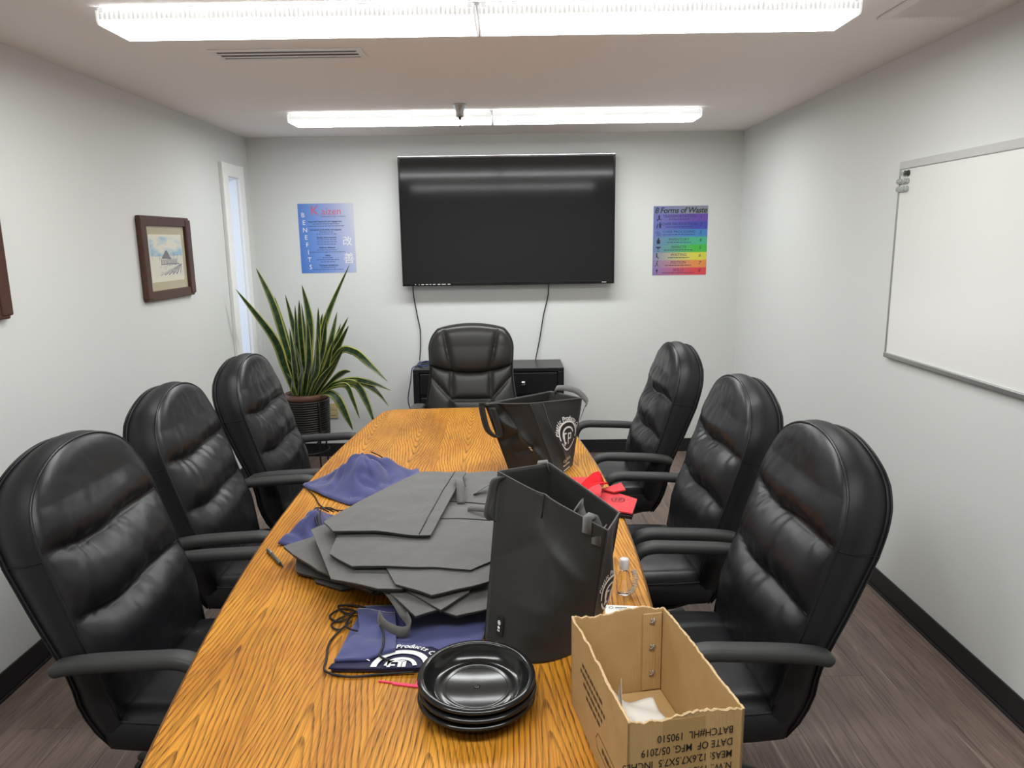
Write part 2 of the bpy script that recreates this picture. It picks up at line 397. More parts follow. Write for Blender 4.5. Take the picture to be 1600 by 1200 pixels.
# ------------------------------------------------------------------ fluorescent lights
LB = 2.386
def fixture(x0, x1, y0, y1, label, outer):
    cx, cy = (x0+x1)/2, (y0+y1)/2
    t = thing('ceiling_light', label, 'ceiling light', (cx, cy, H), group='fluorescent wrap lights on the ceiling')
    hx, hy = (x1-x0)/2, (y1-y0)/2
    box('housing', -hx+.002, hx-.002, -hy+.004, hy-.004, -.0125, -.0005, 'lamp_housing', t, bev=.002)
    zb = LB-H; zt = -.012; c = .008
    prof = [(-hy, zt), (-hy, -.040), (-hy, zb+c), (-hy+c, zb), (hy-c, zb), (hy, zb+c), (hy, -.040), (hy, zt)]
    def strip(n, idx, m):
        v = []; f = []
        for s in (-hx+.006, hx-.006):
            for i in idx: v.append((s, prof[i][0], prof[i][1]))
        q = len(idx)
        for i in range(q-1): f.append((i, i+1, q+i+1, q+i))
        return obj(n, v, f, m, t)
    strip('lens_side', (0, 1), 'lens_side'); strip('lens_edge', (1, 2, 3), 'lens_low_edge'); strip('lens_bottom', (3, 4), 'lens_bottom'); strip('lens_edge', (4, 5, 6), 'lens_low_edge'); strip('lens_side', (6, 7), 'lens_side')
    for s in (-1, 1):
        xa = s*hx; v = []; f = []
        for dx in (0, -.006*s):
            for y, z in prof: v.append((xa+dx, y*1.01, z if z > -.03 else z-.001))
        n = 8; f = [tuple(range(n)), tuple(range(2*n-1, n-1, -1))]+[(i, (i+1) % n, n+(i+1) % n, n+i) for i in range(n)]
        obj('end_cap', v, f, 'lamp_cap', t)
    for s in (-1, 1):
        box('clip', s*(hx-.02)-.008, s*(hx-.02)+.008, -hy-.006, -hy, -.02, -.004, 'lamp_cap', t, bev=.001)
XA, XM, XB_ = -1.345, -.098, 1.165
fixture(XA, XM-.003, 2.600, 2.815, 'left half of the long bright wrap light nearest the camera', -1)
fixture(XM+.003, XB_, 2.600, 2.815, 'right half of the long bright wrap light nearest the camera', 1)
fixture(XA+.02, XM-.003, 4.640, 4.870, 'left half of the wrap light near the television wall', -1)
fixture(XM+.003, XB_, 4.640, 4.870, 'right half of the wrap light near the television wall', 1)
fixture(XA, XM-.003, .560, .775, 'left half of the wrap light overhead, mirrored in the television', -1)
fixture(XM+.003, XB_, .560, .775, 'right half of the wrap light overhead, mirrored in the television', 1)

# ------------------------------------------------------------------ vents and sprinkler
t = thing('slot_vent', 'long slotted air vent in the ceiling left of centre', 'vent', (-.9, 3.247, H))
bm = bmesh.new()
for a in ((-.31,.31,-.083,-.058),(-.31,.31,.058,.083),(-.31,-.285,-.058,.058),(.285,.31,-.058,.058)): box_bm(bm, *a, -.006, -.0005, .0015, 1)
bobj('vent_frame', bm, 'vent_paint', t); box('slot_backing', -.285, .285, -.058, .058, -.0025, -.001, 'vent_dark', t)
for yy in (-.022, .028): box('slat', -.285, .285, yy-.009, yy+.009, -.006, -.003, 'vent_paint', t, mtx=None)
t = thing('return_grille', 'square louvred air grille in the ceiling by the right wall', 'vent', (1.5, 2.66, H))
bm = bmesh.new()
for a in ((-.165,.165,-.20,-.165),(-.165,.165,.165,.20),(-.165,-.125,-.165,.165),(.125,.165,-.165,.165)): box_bm(bm, *a, -.007, -.0005, .0015, 1)
bobj('vent_frame', bm, 'vent_paint', t); box('grille_backing', -.125, .125, -.165, .165, -.002, -.001, 'vent_dark', t)
for i in range(15):
    xx = -.117+i*.0167
    box('louvre', -.0052, .0052, -.165, .165, -.0012, .0012, 'vent_paint', t, mtx=Matrix.Translation((xx, 0, -.0065))@Matrix.Rotation(.55, 4, 'Y'))
t = thing('sprinkler_head', 'small chrome fire sprinkler hanging from the ceiling', 'sprinkler', (-.277, 4.449, H))
lathe('escutcheon', [(0,-.0006),(.040,-.0006),(.042,-.003),(.034,-.012),(.026,-.03),(.022,-.05),(.021,-.068),(.012,-.07),(0,-.07)], 'aluminium', t, 24)
lathe('stem', [(.010,-.07),(.007,-.08),(.003,-.09),(.0028,-.122)], 'black_metal', t, 12)
lathe('deflector', [(0,-.122),(.012,-.122),(.013,-.124),(0,-.1245)], 'aluminium', t, 16)

# ------------------------------------------------------------------ television
t = thing('television', 'large black flat screen television on the back wall', 'television', (-.016, YB, 1.342))
TW, TH = .793, .932
tvm = Matrix.Translation((0, -.066, 0))@Matrix.Rotation(.0, 4, 'X')
box('back_case', -.70, .70, -.022, .060, .08, TH-.08, 'black_metal', t, bev=.01, mtx=Matrix.Translation((0,-.065,0)))
bm = bmesh.new()
for a in ((-TW,TW,0,.024),(-TW,TW,TH-.012,TH),(-TW,-TW+.013,.024,TH-.012),(TW-.013,TW,.024,TH-.012)): box_bm(bm, a[0], a[1], -.045, -.004, a[2], a[3], .003, 2, tvm)
bobj('bezel', bm, 'tv_bezel', t)
box('screen', -TW+.012, TW-.012, -.040, -.020, .023, TH-.011, 'tv_screen', t, mtx=tvm)
tt = [at_plane(rect2d(x, x+w_, 0, .004), (0, -.0456, .010), (1,0,0), (0,0,1)) for x, w_ in ((-.70,.008),(-.672,.006),(-.652,.02),(-.62,.02),(-.59,.012),(-.565,.02),(-.53,.02),(-.50,.03),(-.455,.02),(.70,.034))]
v, f = merge(tt); o = obj('bezel_print', [tvm@Vector(p) for p in v], f, 'print_white', t)
box('top_trim', -TW, TW, -.047, -.004, TH, TH+.006, 'chrome', t, bev=.002, mtx=tvm)
box('wall_bracket', -.3, .3, -.012, -.0005, .2, .7, 'black_metal', t, bev=.003)
# tv cables
tag(tube('power_cable', spline([(.29,YB-.02,1.36),(.285,YB-.012,1.25),(.25,YB-.012,1.10),(.22,YB-.012,.92),(.195,YB-.02,.80),(.185,YB-.05,.762)], 8), .0042, 'cable_black'), 'thin black cable hanging from the right side of the television', 'cable')
tag(tube('signal_cable', spline([(-.745,YB-.02,1.36),(-.742,YB-.012,1.26),(-.722,YB-.012,1.12),(-.703,YB-.012,1.0),(-.704,YB-.014,.88),(-.714,YB-.03,.765)], 8), .0042, 'cable_black'), 'thin black cable hanging from the left side of the television', 'cable')

# ------------------------------------------------------------------ credenza
CX0, CX1, CY0, CZ = -.722, .380, 5.275, .757
t = thing('credenza', 'low black wooden credenza with drawers behind the head chair', 'cabinet', ((CX0+CX1)/2, (CY0+YB-.012)/2, 0))
hx, hy = (CX1-CX0)/2, (YB-.012-CY0)/2
box('cabinet_top', -hx, hx, -hy, hy, CZ-.028, CZ, 'cred_black', t, bev=.004)
for s in (-1, 1): box('side_panel', s*hx-(.045 if s > 0 else 0), s*hx+(.045 if s < 0 else 0), -hy+.004, hy, 0, CZ-.028, 'cred_black', t, bev=.003)
box('back_panel', -hx+.045, hx-.045, hy-.02, hy, .06, CZ-.028, 'cred_black', t)
box('rail', -hx+.045, hx-.045, -hy+.012, -hy+.03, .06, .12, 'cred_black', t)
box('rail', -hx+.045, hx-.045, -hy+.012, -hy+.03, .548, .562, 'cred_black', t)
for s in (-1, 1):
    x0, x1 = (.006, hx-.05) if s > 0 else (-hx+.05, -.006)
    d = box('drawer', x0, x1, -hy+.004, -hy+.02, .566, CZ-.036, 'cred_black', t, bev=.004)
    kx = (x0+x1)/2
    box('knob', kx-.013, kx+.013, -hy-.018, -hy+.004, .632, .660, 'chrome', d, bev=.004)
    d = box('door', x0, x1, -hy+.004, -hy+.02, .125, .544, 'cred_black', t, bev=.004)
    box('knob', kx+s*(-.2)-.012, kx+s*(-.2)+.012, -hy-.018, -hy+.004, .45, .475, 'chrome', d, bev=.004)
# cable bundle on the credenza and one hanging beside it
pts = []
for i in range(60):
    a = i/59*2*PI*2.6; pts.append((-.655+.05*math.cos(a)+.02*i/59, 5.47+.10*math.sin(a), .7615+.004*(i/59)*3))
tag(tube('blue_cable', pts, .004, 'cable_blue', n=6), 'coiled blue network cable on the left end of the credenza', 'cable')
tag(tube('loose_cable', spline([(-.70,5.42,.762),(-.735,5.36,.752),(-.748,5.34,.66),(-.775,5.36,.52),(-.76,5.38,.42),(-.735,5.42,.30),(-.74,5.5,.02)], 8), .004, 'cable_blue', n=6), 'dark cable drooping down beside the left end of the credenza', 'cable')

# ------------------------------------------------------------------ posters
def dashes(xc, y, width, h, seed):
    r = random.Random(seed); x = xc-width/2; out = []
    while x < xc+width/2-.004:
        wd = min(r.uniform(.008, .026), xc+width/2-x); out.append(rect2d(x, x+wd, y-h/2, y+h/2)); x += wd+.004
    return out
def poster_mats():
    m = mat('poster_blue', (.3,.4,.8), .35, spec=.4); k = NT(m)
    tc = k.n('ShaderNodeTexCoord'); sp = k.n('ShaderNodeSeparateXYZ'); k.l(tc.outputs['Object'], sp.inputs[0])
    f = k.math('ADD', k.math('MULTIPLY', sp.outputs[0], 2.0), k.math('MULTIPLY', sp.outputs[2], .35))
    k.l(k.ramp(k.math('ADD', f, .5), [(0, hexc('4a78c8')), (.35, hexc('7295d8')), (.65, hexc('9fabd8')), (.97, hexc('c8cbd8'))]), k.b.inputs['Base Color'])
    m = mat('poster_rainbow', (.3,.4,.8), .3, spec=.4); k = NT(m)
    tc = k.n('ShaderNodeTexCoord'); sp = k.n('ShaderNodeSeparateXYZ'); k.l(tc.outputs['Object'], sp.inputs[0])
    hgt = .514; f = k.math('DIVIDE', k.math('SUBTRACT', hgt/2, sp.outputs[2]), hgt)
    cols = ['8f8fa0', '6b4fa8', '4a50b0', '4a86c0', '4fb08a', '4cb84a', 'd8d050', 'e09050', 'd84a50']
    st = [(0, hexc(cols[0]))]+[(.112+.111*i, hexc(cols[i+1])) for i in range(8)]
    band = k.ramp(f, st, 'CONSTANT')
    mx = k.math('ADD', k.math('MULTIPLY', sp.outputs[0], 2.6), .62)
    k.l(k.mix(k.ramp(mx, [(0, 0.0), (.9, 1.0)]), hexc('7078b0'), band), k.b.inputs['Base Color'])
poster_mats()
mat('print_pink', hexc('cf6478'), .5); mat('print_ink', hexc('2a2c48'), .5); mat('print_grey', hexc('4e5880'), .5); mat('print_green_ink', hexc('243830'), .5)
YP = YB-.0012
def on_poster(parts, name, m, par):
    v, f = merge([at_plane(p, (0,-.0008,0), (1,0,0), (0,0,1)) for p in parts]); return obj(name, v, f, m, par)
def moved(vf, dx, dy): return [p+Vector((dx, dy, 0)) for p in vf[0]], vf[1]
t = box('improvement_poster', -.2085, .2085, -.0006, .0006, -.2575, .2575, 'poster_blue'); t.location = (-1.379, YP, 1.704)
tag(t, 'blue poster about improvement benefits left of the television', 'poster')
pw, ph = .417, .515
def X(fx): return (fx-.5)*pw
def Y(fy): return (.5-fy)*ph
on_poster([moved(text_data('K', .098, shear=.1), X(.29), Y(.105)), moved(text_data('aizen', .074), X(.60), Y(.118))], 'heading', 'print_pink', t)
on_poster([moved(text_data('Continuous Improvement', .0185), X(.62), Y(.185))], 'subheading', 'print_grey', t)
on_poster([moved(text_data(ch, .048), X(.085+.012*i), Y(.165+.107*i)) for i, ch in enumerate('BENEFITS')]+[moved(text_data('改', .075), X(.86), Y(.55)), moved(text_data('善', .085), X(.875), Y(.80))], 'white_lettering', 'print_white', t)
hd = [('Improved teamwork and engagement', .258), ('Increased productivity and capacity', .375), ('Quality improvements', .487), ('Optimal utilization', .632), ('Safety', .745), ('Customer Satisfaction', .888)]
on_poster([moved(text_data(s, .0165, offset=.0004), X(.48+.03*(y-.25)), Y(y)) for s, y in hd], 'lettering', 'print_ink', t)
sub = [(.292,.20),(.322,.27),(.408,.10),(.437,.15),(.52,.15),(.55,.15),(.582,.15),(.665,.16),(.697,.27),(.778,.08),(.806,.17),(.838,.11),(.92,.11),(.95,.23)]
on_poster([q for i, (y, wd) in enumerate(sub) for q in dashes(X(.49), Y(y), wd, .0045, i)], 'fine_print', 'print_grey', t)['kind'] = 'stuff'
t = box('waste_poster', -.2045, .2045, -.0006, .0006, -.257, .257, 'poster_rainbow'); t.location = (1.2865, YP, 1.649)
tag(t, 'rainbow banded poster listing forms of waste right of the television', 'poster')
pw, ph = .409, .514
on_poster([moved(text_data('8 Forms of Waste', .058, shear=.2, offset=.0012, spacing=.92), X(.5), Y(.066))], 'heading', 'print_green_ink', t)
nm = ['TRANSPORTATION', 'OVER PRODUCTION', 'OVER PROCESSING', 'INVENTORY', 'DEFECTS', 'WAITING', 'MOTION', 'SKILLS']
parts = []; icons = []
for i, s in enumerate(nm):
    yc = .112+.111*i
    parts += [moved(text_data(s, .028, spacing=1.02), X(.48), Y(yc+.037)), moved(text_data(str(i+1), .036, shear=.25), X(.87), Y(yc+.05))]
    parts += dashes(X(.48), Y(yc+.078), .16+.11*((i*37 % 5)/5), .0045, 50+i)
on_poster(parts, 'lettering', 'print_ink', t)
R_ = lambda a, b, c, d: rect2d(a, b, c, d)
def ic(i, dx, sh): return [moved(q, X(.1)+dx, Y(.112+.111*i+.055)) for q in sh]
disc = lambda r, x, y: ring2d(0, r, cx=x, cy=y, n=12)
icons += ic(0, 0, [R_(-.004,.008,-.015,.018), disc(.006,-.01,-.016), R_(.008,.022,-.016,-.011)])
icons += ic(1, 0, [poly2d([(-.02,-.02),(-.012,-.02),(-.002,.012),(-.008,.014)]), R_(.003,.018,-.018,.012), disc(.006,.010,.018)])
icons += ic(2, 0, [ring2d(.006,.0085,cx=-.016,cy=.006,n=14), ring2d(.006,.0085,cx=.004,cy=.006,n=14), ring2d(.006,.0085,cx=-.006,cy=-.012,n=14), ring2d(.006,.0085,cx=.012,cy=-.012,n=14)])
icons += ic(3, 0, [R_(-.013,.013,-.022,.006), R_(-.006,.006,.006,.014), disc(.006,0,.018)])
icons += ic(4, 0, [poly2d([(-.024,.014),(.024,.014),(.008,0),(-.006,.0)]), R_(-.0015,.0015,-.018,0), R_(-.01,.01,-.021,-.018)])
icons += ic(5, -.008, [disc(.006,-.003,.018), R_(-.008,.002,-.008,.011), R_(-.006,.012,-.010,-.005), R_(.008,.012,-.022,-.006)])
icons += ic(6, -.008, [disc(.005,.004,.02), poly2d([(-.004,.012),(.004,.012),(.004,-.002),(-.002,-.002)]), poly2d([(-.002,-.002),(.003,-.002),(-.012,-.022),(-.016,-.02)]), poly2d([(0,-.002),(.004,-.002),(.014,-.02),(.010,-.022)])])
icons += ic(7, -.008, [disc(.008,0,.008), R_(-.004,.004,-.008,.004), disc(.0035,0,-.016)])
on_poster(icons, 'icons', 'print_ink', t)

# ------------------------------------------------------------------ framed pictures on the left wall
def sky_mat():
    m = mat('pic_sky', (.6,.7,.8), .8); k = NT(m)
    tc = k.n('ShaderNodeTexCoord'); n = k.n('ShaderNodeTexNoise'); n.inputs['Scale'].default_value = 14; n.inputs['Detail'].default_value = 5
    mp = k.n('ShaderNodeMapping'); mp.inputs['Scale'].default_value = (1, .5, 1.6); k.l(tc.outputs['Object'], mp.inputs[0]); k.l(mp.outputs[0], n.inputs['Vector'])
    k.l(k.ramp(n.outputs['Fac'], [(.42, (.74,.71,.60)), (.6, (.36,.55,.66))]), k.b.inputs['Base Color'])
sky_mat()
def picture(name, y0, y1, z0, z1, label, full):
    cy, cz = (y0+y1)/2, (z0+z1)/2; hw, hh = (y1-y0)/2, (z1-z0)/2
    t = thing(name, label, 'picture', (XL, cy, cz)); t.rotation_euler = (0, 0, 0)
    fr = .052
    for a in ((-hw, hw, hh-fr, hh), (-hw, hw, -hh, -hh+fr)): box('frame_rail', .0006, .028, a[0], a[1], a[2], a[3], 'frame_wood', t, bev=.006)
    for a in ((-hw-.004, -hw+fr), (hw-fr, hw+.012)): box('frame_stile', .0006, .033, a[0], a[1], -hh+.012, hh-.012, 'frame_wood', t, bev=.006)
    box('mat_board', .004, .012, -hw+fr-.004, hw-fr+.004, -hh+fr-.004, hh-fr+.004, 'mat_board', t)
    aw, ah = hw-fr-.042, hh-fr-.045
    box('print', .012, .0126, -aw, aw, -ah, ah, 'pic_paper', t)
    pl = lambda parts, nm, m, d: obj(nm, *merge([at_plane(p, (d,0,0), (0,1,0), (0,0,1)) for p in parts]), m, t)
    pl([rect2d(-aw+.006, aw-.006, ah*.08, ah-.012)], 'sky_wash', 'pic_sky', .0128)
    rr = random.Random(3); ink = []
    ink.append(poly2d([(-aw*.35,-ah*.02),(aw*.25,-ah*.06),(aw*.02,ah*.32),(-aw*.06,ah*.32)]))
    for i in range(12): x = -aw*.38+i*aw*.085; ink.append(rect2d(x, x+aw*.045, -ah*.26, -ah*.06))
    ink.append(rect2d(-aw*.4, aw*.75, -ah*.29, -ah*.25))
    for i in range(16): x = rr.uniform(-aw*.9, aw*.9); h_ = rr.uniform(.06, .34)*ah; ink.append(rect2d(x, x+.0022, -ah*.08, -ah*.08+h_)); ink.append(poly2d([(x,ah*.0+h_*.3),(x+.012,h_*.6),(x+.011,h_*.66)]))
    for i in range(7):
        a = -aw*.75+i*aw*.25; ink.append(poly2d([(a,-ah*.75+i*.002),(a+.004,-ah*.75),(aw*.9,-ah*.28),(aw*.88,-ah*.28)]))
    for i in range(22): x = rr.uniform(-aw*.6, aw*.6); y = rr.uniform(-ah*.7, -ah*.3); ink.append(rect2d(x, x+.02, y, y+.0018))
    pl(ink, 'ink_sketch', 'ink', .0131)
    # glass pane
    box('glass', .0145, .0155, -hw+fr-.003, hw-fr+.003, -hh+fr-.003, hh-fr+.003, 'picture_glass', t)
m = mat('picture_glass', (1,1,1), .03, trans=1, ior=1.12)
picture('framed_picture', 3.90, 4.485, 1.376, 1.827, 'brown framed sketch of a house by railway tracks near the window', True)
picture('framed_picture', 2.225, 2.815, 1.405, 1.855, 'brown framed picture cut off at the left edge of the photo', False)

# ------------------------------------------------------------------ whiteboard with magnets
WB0, WB1, WBZ0, WBZ1 = 1.84, 3.356, 1.124, 1.984
t = thing('whiteboard', 'large white dry erase board in an aluminium frame on the right wall', 'whiteboard', (XR, (WB0+WB1)/2, (WBZ0+WBZ1)/2))
hw, hh = (WB1-WB0)/2, (WBZ1-WBZ0)/2
box('board', -.014, -.0006, -hw+.008, hw-.008, -hh+.008, hh-.008, 'whiteboard', t)
box('top_rail', -.020, -.0006, -hw, hw, hh-.034, hh, 'rail_grey', t, bev=.004); box('frame_side', -.019, -.0006, hw-.010, hw, -hh, hh-.034, 'aluminium', t, bev=.003)
box('frame_side', -.019, -.0006, -hw, -hw+.010, -hh, hh-.034, 'aluminium', t, bev=.003); box('bottom_rail', -.024, -.0006, -hw, hw, -hh-.004, -hh+.018, 'aluminium', t, bev=.004)
k_ = 0
for r_ in range(3):
    for c_ in range(3):
        if r_ == 0 and c_ == 0: continue
        yy = WB1-.020-c_*.027; zz = WBZ1-.052-r_*.033
        dark = (r_ == 0 and c_ == 2)
        mg = lathe('round_magnet', [(0,0),(.0125,0),(.0132,.003),(.0095,.007),(.0085,.013),(.0105,.017),(.009,.0195),(0,.020)], 'magnet_dark' if dark else 'acrylic', None, 16, loc=(XR-.0145 if r_ else XR-.0145, yy, zz), rot=(0,-PI/2,0))
        if dark: tag(mg, 'small dark green magnet among the clear ones on the whiteboard', 'magnet')
        else: tag(mg, 'clear round magnet, %s of the cluster at the whiteboard corner' % {(0,1):'beside the dark one, top row',(1,0):'middle row, nearest the frame',(1,1):'centre of the middle row',(1,2):'right end of the middle row',(2,0):'bottom row, nearest the frame',(2,1):'centre of the bottom row',(2,2):'right end of the bottom row'}[(r_, c_)], 'magnet', 'clear magnets on the whiteboard')

# ------------------------------------------------------------------ outlet
t = thing('wall_outlet', 'ivory outlet plate low on the back wall by the plant', 'outlet', (-1.4125, YB, .37))
box('plate', -.036, .036, -.007, -.0005, -.06, .06, 'ivory', t, bev=.003)
for dz in (-.022, .022): box('socket', -.017, .017, -.010, -.007, dz-.014, dz+.014, 'ivory', t, bev=.003)

# ------------------------------------------------------------------ snake plant in its stand
PX, PY = -1.505, 5.27
st = thing('plant_stand', 'black wire plant stand wound with cord beside the window', 'plant stand', (PX, PY, 0))
for i in range(16):
    z = .296+i*.0168; rr = .150+.008*(i/15)
    tube('cord_ring', [(rr*math.cos(a*PI/14), rr*math.sin(a*PI/14), z) for a in range(28)], .0078, 'wicker_black', st, 6, closed=True)
for i in range(4):
    a = PI/4+i*PI/2; c, s = math.cos(a), math.sin(a)
    tube('leg', spline([(.168*c,.168*s,.545),(.166*c,.166*s,.30),(.14*c,.14*s,.2),(.15*c,.15*s,.0065)], 6), .0065, 'black_metal', st, 8)
    tube('brace', [(.16*c,.16*s,.28),(.02*c,.02*s,.16)], .004, 'black_metal', st, 6)
tube('foot_ring', [(.142*math.cos(a*PI/14), .142*math.sin(a*PI/14), .17) for a in range(28)], .005, 'black_metal', st, 6, closed=True)
tube('floor_plate', [(.135*math.cos(a*PI/14), .135*math.sin(a*PI/14), .296) for a in range(28)], .01, 'black_metal', st, 6, closed=True)
pl = thing('potted_snake_plant', 'tall variegated snake plant in a brown pot by the window', 'plant', (PX, PY, .30))
lathe('pot', [(0,.012),(.110,.012),(.125,.14),(.136,.255),(.150,.258),(.152,.30),(.144,.302),(.132,.285),(0,.285)], 'pot_brown', pl, 40)
lathe('soil', [(0,.292),(.08,.293),(.134,.287)], 'soil', pl, 24)
def leaf(pts, wmax, face):
    P = spline([Vector(p)-Vector((PX, PY, .30)) for p in pts], 7); n = len(P); V = []; F = []; UV = []
    face = Vector(face).normalized()
    for i, p in enumerate(P):
        tt = i/(n-1); T = (P[min(i+1, n-1)]-P[max(i-1, 0)]).normalized()
        side = T.cross(face)
        if side.length < 1e-3: side = Vector((1,0,0))
        side.normalize(); nr = side.cross(T)
        tw = .5*math.sin(tt*2.2+p.x*9); sd = side*math.cos(tw)+nr*math.sin(tw); nn = nr*math.cos(tw)-side*math.sin(tw)
        wd = 1.22*wmax*(.42+.58*math.sin(min(1, tt/.55)*PI/2))*(1 if tt < .55 else max(.02, 1-((tt-.55)/.45)**1.8))
        for u, dz in ((-1,0),(-.62,-.10),(0,-.22),(.62,-.10),(1,0),(.62,.0),(0,-.12),(-.62,.0)):
            V.append(p+sd*wd/2*u+nn*wd*(dz-.02)*1.0); UV.append((u*.5+.5, tt))
    for i in range(n-1):
        for k in range(8): F.append((i*8+k, i*8+(k+1) % 8, (i+1)*8+(k+1) % 8, (i+1)*8+k))
    F.append(tuple(range(7, -1, -1))); F.append(tuple(range((n-1)*8, n*8)))
    o = obj('leaf', V, F, 'snake_leaf', pl, True)
    ul = o.data.uv_layers.new(name='UVMap')
    for lp in o.data.loops: ul.data[lp.index].uv = UV[lp.vertex_index]
def W(px, py, y):                      # photo-measured direction -> metres at distance y
    s = y/5.22; return Vector(((-1.94+(px-367)*.00454)*s, y, 1.6725+(1.36-(py-452)*.00469-1.6725)*s))
rl = random.Random(5)
L = [  # base dx,dy ; mid point px,py,y ; tip px,py,y ; width
 (-.06,-.06, 420,525,5.10, 368,452,4.98,.052), (-.05,.02, 424,475,5.24, 402,421,5.22,.045), (.01,.03, 479,500,5.34, 471,447,5.36,.056),
 (.04,.02, 506,497,5.32, 547,417,5.36,.040), (-.03,.05, 455,520,5.36, 444,461,5.40,.046), (-.01,-.01, 463,530,5.22, 465,469,5.20,.048),
 (-.06,.06, 440,520,5.38, 427,463,5.42,.045), (.05,.05, 508,540,5.40, 523,488,5.46,.044), (.07,.00, 515,540,5.26, 540,496,5.28,.046),
 (.08,-.03, 517,548,5.16, 540,509,5.12,.048), (.08,-.06, 512,570,5.12, 531,542,5.05,.046), (.03,-.04, 490,535,5.14, 494,481,5.12,.044),
 (-.02,-.05, 457,535,5.14, 458,477,5.10,.046), (.04,-.02, 497,545,5.2, 506,494,5.18,.044), (.0,-.07, 474,560,5.1, 476,500,5.06,.048),
 (-.05,-.03, 450,560,5.16, 447,512,5.12,.044), (.06,.03, 507,560,5.32, 528,505,5.36,.04), (-.03,-.08, 461,575,5.08, 452,530,5.02,.044),
 (.02,-.08, 486,575,5.08, 490,520,5.04,.046), (.05,-.07, 500,575,5.08, 515,530,5.02,.044), (-.07,-.02, 445,575,5.2, 431,546,5.16,.036),
 (-.08,-.05, 445,592,5.12, 436,580,5.06,.03), (.06,-.08, 497,585,5.05, 520,560,4.98,.036), (-.01,.08, 470,515,5.42, 468,474,5.46,.044), (.03,.08, 492,525,5.42, 500,490,5.46,.04)]
for bx, by, mx, my, my_, tx, ty, tyy, wd in L:
    b = Vector((PX+bx, PY+by, .58)); leaf([b, b.lerp(W(mx,my,my_), .5)+Vector((0,0,.01)), W(mx,my,my_), W(tx,ty,tyy)], wd, (rl.uniform(-.5,.5), -1, .1))
for pts, wd in (([(520,552),(545,549),(570,570),(597,597)], .046), ([(515,598),(545,593),(575,600),(602,611)], .036), ([(515,598),(553,597),(578,612),(597,636)], .036),
                ([(510,600),(545,600),(562,630),(574,669)], .046), ([(508,604),(530,602),(540,625),(549,655)], .034), ([(500,612),(515,622),(528,650),(537,673)], .052), ([(508,594),(520,585),(530,580),(539,580)], .034)):
    y0 = 5.16; b = Vector((PX+.09, PY-.05, .585))
    leaf([b]+[W(a, c, y0-.02*i) for i, (a, c) in enumerate(pts)], wd, (.25, -1, .45))

# ------------------------------------------------------------------ conference table
TX, TY, TROT = -.219, 2.515, math.radians(1.2)
tb = thing('conference_table', 'long boat shaped oak conference table in the middle of the room', 'table', (TX, TY, 0), TROT)
HL = 1.525
def outline(inset=0, n=40, rc=.09):
    pts = []
    hw = lambda y: .592-.056*y*y-inset
    e = HL-inset
    ys = [-(e-rc)+2*(e-rc)*i/n for i in range(n+1)]
    right = [(hw(y), y) for y in ys]; left = [(-x, y) for x, y in reversed(right)]
    def corner(sx, sy):
        x0 = hw(e-rc); return [(sx*(x0-rc+rc*math.cos(a)), sy*(e-rc+rc*math.sin(a))) for a in [PI/2*i/7 for i in range(1, 8)]]
    top = corner(1, 1)+[(0, e+.012)]+list(reversed(corner(-1, 1)))
    bot = corner(-1, -1)+[(0, -e-.012)]+list(reversed(corner(1, -1)))
    return right+top+left+bot
o0 = outline(0); o1 = outline(.009); n = len(o0)
obj('table_top', [(x, y, .75) for x, y in o1], [tuple(range(n))], 'oak_top', tb)
V = []; F = []
for inset, z in ((.009,.75),(.003,.747),(0,.740),(0,.724),(.005,.716),(.012,.712)): V += [(x, y, z) for x, y in outline(inset)]
for r_ in range(5):
    for i in range(n): F.append((r_*n+i, r_*n+(i+1) % n, (r_+1)*n+(i+1) % n, (r_+1)*n+i))
F.append(tuple(range(6*n-1, 5*n-1, -1)))
obj('edge_band', V, F, 'oak_edge', tb, False)
for s in (-1, 1):
    p = box('pedestal', -.20, .20, s*.85-.06, s*.85+.06, .04, .712, 'plinth', tb, bev=.006)
    box('foot', -.24, .24, s*.85-.085, s*.85+.085, 0, .04, 'plinth', p, bev=.006)
box('stretcher', -.015, .015, -.79, .79, .25, .45, 'plinth', tb, bev=.004)

# ------------------------------------------------------------------ chairs
XS = [(.38,-.10),(.50,-.122),(.60,-.140),(.718,-.182),(.906,-.24),(1.028,-.274),(1.15,-.293)]
XRR = [(.34,-.165),(.40,-.202),(.475,-.225),(.567,-.230),(.617,-.246),(.727,-.295),(.882,-.356),(1.0,-.386),(1.05,-.393),(1.15,-.388)]
WZ = [(.34,.235),(.45,.258),(.60,.280),(.95,.280)]
ZC, ZT = .925, 1.150
def bmap(u, v, zb, grow=0, Wt=WZ, zc=ZC, zt=ZT, sq=.94):
    """u,v in -1..1 -> (sideways, z) inside the rounded-top outline"""
    if v >= 0:
        w_ = interp(Wt, zc)+grow; return w_*u*math.sqrt(1-sq*v*v/2), zc+(zt-zc+grow)*v*math.sqrt(1-sq*u*u/2)
    z = zc+(zc-zb)*v; return (interp(Wt, z)+grow)*u, z
def boundary(zb, grow=0, n=26, **kw):
    out = [bmap(-1, -1+i/12, zb, grow, **kw) for i in range(12)]+[bmap(-1, i/n, zb, grow, **kw) for i in range(n)]
    out += [bmap(-1+2*i/n, 1, zb, grow, **kw) for i in range(n)]
    out += [bmap(1, 1-i/n, zb, grow, **kw) for i in range(n)]+[bmap(1, -i/12, zb, grow, **kw) for i in range(13)]
    return out
CREASES = (.915, .735)
